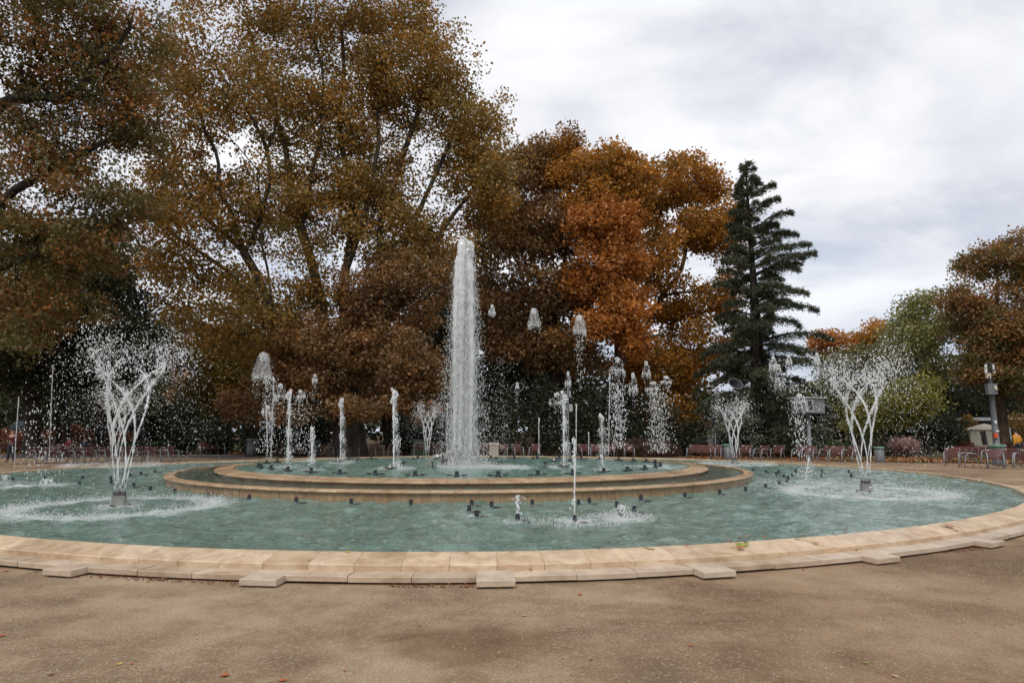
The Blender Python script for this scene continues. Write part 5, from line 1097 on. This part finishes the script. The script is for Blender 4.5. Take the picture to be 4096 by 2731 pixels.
def bin_(x, y, h, w, label, bag=True):
    b = at(x, y, 0); r = empty('litter_bin', tuple(b))
    link('bin_body', MB().lathe([(w * .42, 0), (w * .45, .03), (w * .48, h * .9), (w * .45, h * .9)], 18).mesh('bin_body', True), m_pole, r)
    for q in range(12):
        a = q * PI / 6; link('rib', MB().tube([(w * .46 * math.cos(a), w * .46 * math.sin(a), .04), (w * .495 * math.cos(a), w * .495 * math.sin(a), h * .88)], .012, 4).mesh('rib'), m_iron, r)
    link('bag_rim', MB().lathe([(w * .47, h * .86), (w * .56, h * .88), (w * .58, h * .97), (w * .50, h), (w * .30, h * .97)], 18).mesh('bag_rim', True), m_bag if bag else m_pole, r)
    return tag(r, label, 'litter bin', 'round grey litter bins')
bin_(3520, 1847, .82, .48, 'grey round litter bin with green bag rim right of the near right spray')
bin_(3998, 1860, 1.0, .62, 'grey round litter bin with green rim at the foot of the equipment pole')
bin_(1261, 1824, 1.0, .55, 'grey litter bin beside the giant trunk, pale green top')
bin_(2268, 1828, .95, .55, 'grey litter bin behind the glassy jet right of the central jet')
bin_(2912, 1836, .9, .5, 'grey litter bin behind the small braided spray')
bin_(1008, 1820, 1.15, .8, 'dark wide bin under the left trees', False)
b = at(1976, 1830, 0); r = empty('concrete_bin', tuple(b))
link('bin_body', MB().box(-.28, .28, -.25, .25, 0, .82).mesh('bin_body'), m_conc, r); link('bin_lid', MB().box(-.33, .33, -.3, .3, .822, .95).mesh('bin_lid'), m_conc, r); link('ash_cap', MB().lathe([(.06, .95), (.06, 1.03), (.03, 1.04)], 10).mesh('ash_cap'), m_dsteel, r)
for q in range(5): link('panel_groove', MB().box(-.22 + q * .1, -.20 + q * .1, -.256, -.252, .05, .78).mesh('panel_groove'), m_dsteel, r)
tag(r, 'pale square concrete litter bin between the two noticed chairs', 'litter bin')
b = at(1681, 1822, 0); r = empty('ventilation_box', tuple(b))
link('box_body', MB().box(-.5, .5, -.3, .3, 0, 1.05).mesh('box_body'), m_gbox, r); link('box_roof', MB().box(-.72, .58, -.36, .36, 1.052, 1.10).mesh('box_roof'), m_pole, r)
for q in range(4): link('louvre', MB().box(-.34, .34, -.33, -.302, .62 + q * .10, .66 + q * .10).mesh('louvre'), m_conc, r)
tag(r, 'green ventilated utility box behind the distant spray left of the central jet', 'utility box')
# cord strung from the lamp to the concrete bin
p0, p1 = pt(1945, 1788, 40.5), pt(2078, 1782, 40.5)
q = [tuple(p0 + (p1 - p0) * f + np.array([0, 0, -.10 * 4 * f * (1 - f)])) for f in np.linspace(0, 1, 12)]
tag(link('cord', MB().tube(q, .012, 5).mesh('cord', True), m_bag), 'thin green cord strung from the solar lamp over the chairs', 'cord')

# pavilion with flat roof, parasol, white loungers
def pavilion():
    Y = 74; a, b = ptd(2196, 1035, Y), ptd(2420, 1035, Y); r = empty('pavilion', (a[0], Y, 0)); w = b[0] - a[0]; H = ptd(2240, 959, Y)[2]
    link('roof', MB().box(-.6, w, -1.5, 8, H - .35, H).mesh('roof'), m_lgrey, r)
    link('wall', MB().box(0, w, 2.0, 2.2, 0, H - .36).mesh('wall'), m_wall, r)
    for q in range(8):
        x = 1.5 + q * 1.7
        f = link('window', MB().box(x, x + 1.5, 1.9, 1.99, .5, H - .6).mesh('window'), m_dsteel, r); link('pane', MB().box(x + .08, x + 1.42, 1.87, 1.895, .58, H - .68).mesh('pane'), m_glass, f)
    for q in range(6): link('column', MB().lathe([(.12, 0), (.12, H - .36)], 10, (.5 + q * 2.6, -1., 0)).mesh('column', True), m_pole, r)
    tag(r, 'low pavilion with a thin flat pale roof behind the lawn at right', 'pavilion')
pavilion()
def parasol():
    Y = 62; b = ptd(2266, 1030, Y); r = empty('parasol', (b[0], Y, 0)); s_ = Y / FPX * DS; zt, ze = ptd(2266, 972, Y)[2], ptd(2266, 986, Y)[2]; w = 44 * s_
    link('pole', MB().lathe([(.04, 0), (.035, zt)], 8).mesh('pole', True), m_lgrey, r); link('base', MB().lathe([(.35, 0), (.35, .08), (.06, .12)], 14).mesh('base'), m_conc, r)
    n = 8
    for q in range(n):
        a0, a1 = 2 * PI * q / n, 2 * PI * (q + 1) / n
        link('canopy_panel', MB().add([(0, 0, zt), (w * math.cos(a0), w * math.sin(a0), ze), (w * math.cos(a1), w * math.sin(a1), ze), (w * math.cos(a0), w * math.sin(a0), ze - .12), (w * math.cos(a1), w * math.sin(a1), ze - .12)], [(0, 1, 2), (1, 3, 4, 2)]).mesh('canopy_panel'), m_canvas, r)
        link('rib', MB().tube([(0, 0, zt - .1), (w * math.cos(a0), w * math.sin(a0), ze - .03)], .02, 4).mesh('rib'), m_lgrey, r)
    tag(r, 'cream octagonal parasol in front of the pavilion', 'parasol')
parasol()
for i, x in enumerate((2247, 2286)):
    Y = 60; b = ptd(x, 1030, Y); r = empty('lounge_chair', (b[0], Y, 0))
    bk = link('backrest', MB().box(-.5, .5, -.05, .05, 0, 1.25).mesh('backrest'), m_canvas, r, (.1, .3, .45)); bk.rotation_euler.x = -.15
    link('seat', MB().box(-.8, .6, -.8, .3, .3, .45).mesh('seat'), m_canvas, r)
    for s in (-1, 1): link('leg', MB().box(s * .5 - .05, s * .5 + .05, -.7, .2, 0, .298).mesh('leg'), m_lgrey, r)
    tag(r, ['white lounge chair under the left of the cream parasol', 'white lounge chair under the right of the cream parasol'][i], 'lounge chair', 'white lounge chairs')
# thin post right of the equipment pole and far street lamp in the left trees
b = at(4048, 1795, 0); H = pt(4045, 1712, b[1])[2]; r = empty('sign_post', tuple(b)); link('post', MB().lathe([(.07, 0), (.06, H)], 10).mesh('post', True), m_lgrey, r); link('band', MB().lathe([(.085, H * .5), (.085, H * .6)], 10).mesh('band'), m_white, r); tag(r, 'thin light grey post left of the person in yellow', 'post')
b = at(698, 1815, 0); H = pt(698, 1545, b[1])[2]; r = empty('street_lamp', tuple(b)); link('pole', MB().tube([(0, 0, 0), (0, 0, H - .3), (.1, 0, H)], .06, 8).mesh('pole', True), m_pole, r); link('lamp_head', MB().lathe([(.0, .16), (.16, .12), (.26, 0), (.1, -.04)], 14, (.28, 0, H)).mesh('lamp_head', True), m_lgrey, r); tag(r, 'street lamp half hidden behind the right side of the left sprays', 'street lamp')
for i, x in enumerate((2842, 2862)):
    pass
b = at(2852, 1826, 0); H = pt(2852, 1734, b[1])[2]; r = empty('notice_board', tuple(b))
for s in (-1, 1): link('post', MB().lathe([(.035, 0), (.035, H)], 8, (s * .22, 0, 0)).mesh('post', True), m_lgrey, r)
link('board', MB().box(-.3, .12, -.03, .03, H * .45, H * .9).mesh('board'), m_dsteel, r); tag(r, 'small dark notice board on two posts left of the cedar trunk', 'notice board')

# ------------------------------------------------------------------ people
m_skin = plain('skin', (.45, .26, .19), .6, var=.05); m_hairD = plain('dark_hair', (.02, .016, .014), .8); m_dred = plain('dark_red_jumper', (.085, .012, .016), .9); m_jean = plain('dark_jeans', (.028, .034, .048), .9)
m_yel = plain('yellow_coat', (.62, .27, .02), .7, var=.1); m_nav = plain('navy_cloth', (.02, .025, .045), .9); m_blue2 = plain('blue_cloth', (.06, .12, .36), .9); m_shoe = plain('dark_shoes', (.02, .02, .02), .6); m_redc = plain('red_cloth', (.30, .03, .05), .8)
def skin(name, verts, edges, rad, m, parent, sub=2):
    me = bpy.data.meshes.new(name + '_cage'); me.from_pydata([tuple(v) for v in verts], edges, []); o = bpy.data.objects.new(name + '_cage', me); COL.objects.link(o)
    sk = o.modifiers.new('s', 'SKIN'); 
    if not me.skin_vertices: me.attributes.new
    lay = me.skin_vertices[0] if me.skin_vertices else None
    if lay is None: return None
    for i, rr in enumerate(rad): lay.data[i].radius = (rr, rr) if not hasattr(rr, '__len__') else rr
    lay.data[0].use_root = True
    sb = o.modifiers.new('u', 'SUBSURF'); sb.levels = sub; sb.render_levels = sub
    dg = bpy.context.evaluated_depsgraph_get(); dg.update(); em = bpy.data.meshes.new_from_object(o.evaluated_get(dg)); em.name = name
    bpy.data.objects.remove(o); em.polygons.foreach_set('use_smooth', np.ones(len(em.polygons), dtype=bool))
    em.materials.clear(); return link(name, em, m, parent)
def person(x, y, label, J, top_m, leg_m, hair_m, rz=0., hood=False, Yd=None, zb=0., coat=0.):
    b = at(x, y, 0) if Yd is None else np.array([*pt(x, y, Yd)[:2], 0.]); r = empty('person', (b[0], b[1], zb), rz)
    n = J; V = [n[q] for q in ('pel', 'sp', 'ch', 'nk', 'hd', 'tp', 'sL', 'eL', 'wL', 'fL', 'sR', 'eR', 'wR', 'fR', 'hL', 'kL', 'aL', 'tL', 'hR', 'kR', 'aR', 'tR')]
    E_ = [(0, 1), (1, 2), (2, 3), (3, 4), (4, 5), (2, 6), (6, 7), (7, 8), (8, 9), (2, 10), (10, 11), (11, 12), (12, 13), (0, 14), (14, 15), (15, 16), (16, 17), (0, 18), (18, 19), (19, 20), (20, 21)]
    rad = [(.13, .10), (.12, .09), (.15, .10), .055, .088, .075, .06, .042, .030, .036, .06, .042, .030, .036, .085, .06, .042, .035, .085, .06, .042, .035]
    skin('body', V, E_, rad, m_skin, r)
    iv = [0, 1, 2, 6, 7, 8, 10, 11, 12]; ie = [(0, 1), (1, 2), (2, 3), (3, 4), (4, 5), (2, 6), (6, 7), (7, 8)]
    skin('jacket', [V[i] for i in iv], ie, [(.165 + coat, .125 + coat), (.15 + coat, .12 + coat * .7), (.165, .125), .082, .062, .048, .082, .062, .048], top_m, r)
    iv = [0, 14, 15, 16, 18, 19, 20]; ie = [(0, 1), (1, 2), (2, 3), (0, 4), (4, 5), (5, 6)]
    skin('trousers', [V[i] for i in iv], ie, [(.14, .11), .10, .078, .06, .10, .078, .06], leg_m, r)
    for q in ('L', 'R'): skin('shoe', [np.array(n['a' + q]) + np.array([0, 0, -.03]), np.array(n['t' + q])], [(0, 1)], [.055, .048], m_shoe, r)
    h = np.array(n['hd']); t = np.array(n['tp'])
    link('hair', MB().lathe([(.085 * math.cos(a), .03 + .10 * math.sin(a)) for a in np.linspace(-.1 if not hood else -.9, PI / 2, 8)], 14).mesh('hair', True), hair_m, r, tuple(h * .35 + t * .65 + np.array([0, .022, -.02]))).scale = (1.15, 1.2, 1.15)
    link('nose', MB().lathe([(.016, 0), (.01, .03), (.0, .045)], 8).mesh('nose', True), m_skin, r, tuple(h + np.array([0, -.098, .0])))
    return tag(r, label, 'person')
stand = dict(pel=(0, 0, .95), sp=(0, -.01, 1.15), ch=(0, 0, 1.36), nk=(0, -.01, 1.5), hd=(0, -.04, 1.62), tp=(0, -.03, 1.70), sL=(.19, 0, 1.40), eL=(.25, .0, 1.12), wL=(.10, -.22, 1.10), fL=(.03, -.28, 1.12), sR=(-.19, 0, 1.40), eR=(-.25, 0, 1.12), wR=(-.10, -.22, 1.12), fR=(-.03, -.27, 1.14),
             hL=(.09, 0, .90), kL=(.13, -.03, .49), aL=(.15, .02, .09), tL=(.16, -.13, .04), hR=(-.09, 0, .90), kR=(-.13, -.02, .49), aR=(-.16, .02, .09), tR=(-.18, -.13, .04))
person(40, 1848, 'man in a dark red jumper standing and looking down at his hands', stand, m_dred, m_jean, m_hairD)
walk = dict(stand); walk.update(wL=(.27, .02, .92), fL=(.27, -.02, .85), eL=(.27, .06, 1.14), wR=(-.22, -.10, .95), fR=(-.20, -.15, .9), eR=(-.28, .05, 1.14), kL=(.10, -.10, .5), aL=(.10, -.02, .1), tL=(.10, -.15, .05), kR=(-.10, .05, .5), aR=(-.10, .18, .14), tR=(-.10, .08, .05))
person(4076, 1844, 'person in a mustard yellow coat with dark hood walking by the right edge', walk, m_yel, m_jean, m_hairD, R(200), True, coat=.035)
sit = dict(pel=(0, 0, .50), sp=(0, .03, .70), ch=(0, .02, .92), nk=(0, .0, 1.05), hd=(0, -.05, 1.17), tp=(0, -.05, 1.25), sL=(.19, 0, .96), eL=(.24, -.05, .70), wL=(.10, -.24, .62), fL=(.05, -.30, .62), sR=(-.19, 0, .96), eR=(-.24, -.05, .70), wR=(-.10, -.24, .62), fR=(-.05, -.30, .62),
           hL=(.09, -.03, .50), kL=(.12, -.42, .50), aL=(.12, -.42, .09), tL=(.12, -.56, .04), hR=(-.09, -.03, .50), kR=(-.12, -.42, .50), aR=(-.12, -.42, .09), tR=(-.12, -.56, .04))
person(335, 1822, 'person in navy clothes sitting on a bench behind the left chairs', sit, m_nav, m_nav, m_hairD)
person(272, 1822, 'person in red-brown clothes sitting beside the curved trunk', sit, m_redc, m_jean, m_hairD)
person(880, 1772, 'distant person in blue on a bench seen through the gap in the trees', sit, m_blue2, m_jean, m_hairD, 0)
person(900, 1772, 'second distant person in blue right of the first in the gap', sit, m_blue2, m_jean, m_hairD, 0)

# ------------------------------------------------------------------ single fallen leaves
MLP = []
for a, rr in [(-90, .30), (-60, .34), (-38, .52), (-20, .36), (0, .62), (18, .40), (40, .78), (62, .46), (90, 1.0), (118, .46), (140, .78), (162, .40), (180, .62), (200, .36), (218, .52), (240, .34)]:
    MLP.append((rr * .5 * math.cos(R(a)), rr * .5 * math.sin(R(a))))
def maple(seed):
    g = random.Random(seed); vs = [(0, 0, .06)] + [(x, y, .05 + .16 * math.hypot(x, y) * g.uniform(-.4, 1.2)) for x, y in MLP]; n = len(MLP)
    mb = MB().add(vs, [(0, 1 + i, 1 + (i + 1) % n) for i in range(n)]); mb.tube([(0, -.05, .05), (.03, -.32, .09), (.06, -.55, .04)], .012, 4); return mb
mats_l = {'rust orange': plain('leaf_rust', (.42, .11, .03), .6), 'yellow': plain('leaf_yellow', (.50, .33, .04), .6, var=.4), 'dark red': plain('leaf_dark_red', (.14, .018, .016), .5), 'brown': plain('leaf_brown', (.20, .08, .04), .7), 'yellow-green': plain('leaf_green', (.26, .26, .05), .6, var=.4), 'pale tan': plain('leaf_tan', (.48, .30, .17), .7)}
RZ = .19; SZ = .088
leaves_ = [(1395, 2209, RZ, .11, 'yellow', 'on the near rim left of centre'), (1873, 2213, RZ, .12, 'dark red', 'on the near rim above the centre projecting slab'), (1893, 2227, .17, .05, 'pale tan', 'beside the dark red leaf on the near rim'), (2045, 2205, .21, .06, 'rust orange', 'on the rim edge right of the dark red leaf'), (2143, 2208, .2, .08, 'rust orange', 'on the near rim above the right of centre slab'), (2398, 2199, .21, .06, 'rust orange', 'small on the rim edge at right of centre'), (2500, 2198, .2, .10, 'rust orange', 'on the rim left of the big yellow leaf'),
 (2605, 2198, .19, .24, 'yellow', 'big and lobed lying on the near rim right of centre'), (2693, 2178, .21, .08, 'rust orange', 'at the rim edge right of the big yellow leaf'), (2745, 2184, .2, .09, 'rust orange', 'on the rim left of the large leaf pair'), (2965, 2185, .18, .30, 'yellow-green', 'large on the right part of the rim'), (2960, 2193, .19, .19, 'rust orange', 'lying over the large yellow-green one'), (2985, 2170, .2, .12, 'dark red', 'touching the large yellow-green one'), (3190, 2158, .2, .10, 'yellow', 'on the right rim before the orange star leaf'), (3265, 2172, .19, .16, 'rust orange', 'star-shaped on the right rim'),
 (3345, 2138, .21, .08, 'dark red', 'at the water edge of the right rim'), (3700, 2095, .21, .06, 'rust orange', 'small at the far right rim edge'), (3800, 2108, .2, .30, 'rust orange', 'long and curled on the far right rim'), (3828, 2122, .18, .13, 'yellow', 'under the long curled one on the far right rim'), (2122, 2279, SZ, .08, 'dark red', 'on the kerb slab right of the centre projecting slab'), (1235, 2240, .17, .06, 'dark red', 'on the near rim at left of centre'), (3425, 2199, SZ, .10, 'brown', 'wet on the right kerb slab'),
 (640, 2320, 0, .16, 'brown', 'large and curled on the gravel at left'), (590, 2327, 0, .07, 'rust orange', 'small beside the large curled leaf at left'), (20, 2285, 0, .11, 'rust orange', 'at the far left under the kerb slabs'), (5, 2545, 0, .10, 'rust orange', 'cut by the left edge on the gravel'), (475, 2658, 0, .07, 'yellow', 'on the near gravel lower left'), (530, 2655, 0, .05, 'rust orange', 'standing beside the yellow leaf lower left'), (200, 2700, 0, .07, 'brown', 'in the lower left corner on gravel'), (572, 2688, 0, .04, 'rust orange', 'tiny on the near gravel lower left'), (900, 2702, 0, .11, 'rust orange', 'long on the gravel at the bottom left'), (1135, 2722, 0, .09, 'rust orange', 'at the very bottom left of centre'),
 (1525, 2334, 0, .08, 'yellow', 'under the near kerb left of the centre slab'), (1685, 2332, 0, .09, 'rust orange', 'under the near kerb beside the centre slab'), (1870, 2345, 0, .09, 'rust orange', 'in the heap touching the centre projecting slab'), (1995, 2354, 0, .08, 'yellow', 'in front of the centre projecting slab'), (2320, 2378, 0, .10, 'rust orange', 'alone on the gravel right of the centre slab'), (1675, 2503, 0, .05, 'rust orange', 'in the damp patch at the middle'), (2100, 2463, 0, .08, 'pale tan', 'on pale gravel at the middle'), (1380, 2682, 0, .05, 'rust orange', 'small near the bottom at centre left'), (2365, 2640, 0, .04, 'brown', 'tiny near the bottom right of centre'),
 (2762, 2582, 0, .08, 'rust orange', 'on the gravel lower right of centre'), (3462, 2653, 0, .06, 'yellow-green', 'green on the gravel lower right'), (3580, 2704, 0, .08, 'pale tan', 'at the bottom right on the gravel'), (2908, 2328, 0, .07, 'yellow', 'below the second right projecting slab'), (2768, 2303, 0, .08, 'rust orange', 'against the second right projecting slab'), (3455, 2257, 0, .06, 'yellow-green', 'under the kerb at right'), (3965, 2178, 0, .11, 'yellow-green', 'on the leaf heap by the far right projecting slab'), (3940, 2182, 0, .10, 'rust orange', 'on the leaf heap by the far right projecting slab'),
 (1838, 1957, .39, .16, 'rust orange', 'on the middle basin coping left of the near jet'), (2372, 1956, .39, .10, 'dark red', 'on the middle basin coping right of the near jet'), (2355, 1957, .39, .08, 'yellow', 'beside the dark red leaf on the middle coping'), (1000, 1937, .39, .18, 'rust orange', 'on the middle basin coping at left'), (830, 2185, .2, .04, 'yellow-green', 'small at the rim water edge at left'),
 (1810, 2182, WZ + .012, 0.09, 'yellow', 'floating on the water at the right rim, first from left'), (2640, 2180, WZ + .012, 0.10, 'brown', 'floating on the water at the right rim, second from left'), (2910, 2162, WZ + .012, 0.12, 'rust orange', 'floating on the water at the right rim, third from left'), (2960, 2150, WZ + .012, 0.10, 'rust orange', 'floating on the water at the right rim, fourth from left'), (2990, 2146, WZ + .012, 0.11, 'rust orange', 'floating on the water at the right rim, fifth from left'), (3030, 2149, WZ + .012, 0.09, 'dark red', 'floating on the water at the right rim, sixth from left'), (3060, 2150, WZ + .012, 0.10, 'rust orange', 'floating on the water at the right rim, seventh from left'), (3165, 2117, WZ + .012, 0.12, 'yellow-green', 'floating on the water at the right rim, eighth from left'), (3215, 2135, WZ + .012, 0.10, 'rust orange', 'floating on the water at the right rim, ninth from left'), (3250, 2133, WZ + .012, 0.11, 'rust orange', 'floating on the water at the right rim, tenth from left'), (3290, 2130, WZ + .012, 0.09, 'dark red', 'floating on the water at the right rim, eleventh from left'), (3380, 2122, WZ + .012, 0.10, 'rust orange', 'floating on the water at the right rim, twelfth from left'), (3420, 2118, WZ + .012, 0.12, 'rust orange', 'floating on the water at the right rim, thirteenth from left')]
for i, (x, y, z, s_, c_, where) in enumerate(leaves_):
    p = at(x, y, z)
    if .15 < z < .23:
        for _ in range(6):
            a = math.atan2(p[1] - CY, p[0] - CX); z = float(np.interp(math.hypot(p[0] - CX, p[1] - CY) / outline(a), [15.60, 15.72, 15.76, 16.11, 16.2], [.222, .222, .220, .156, .154])); p = at(x, y, z)
        z = .19
    o = link('fallen_leaf', maple(i).mesh('fallen_leaf'), mats_l[c_], None, (p[0], p[1], p[2] + .004), random.uniform(0, 6.28)); o.scale = (s_,) * 3
    if abs(z - .19) < .03:
        a = math.atan2(p[1] - CY, p[0] - CX); o.rotation_euler = (R(10) * -math.sin(a), R(10) * math.cos(a), random.uniform(0, 6.28))
    tag(o, '%s fallen leaf %s' % (c_, where), 'leaf', 'single fallen leaves')
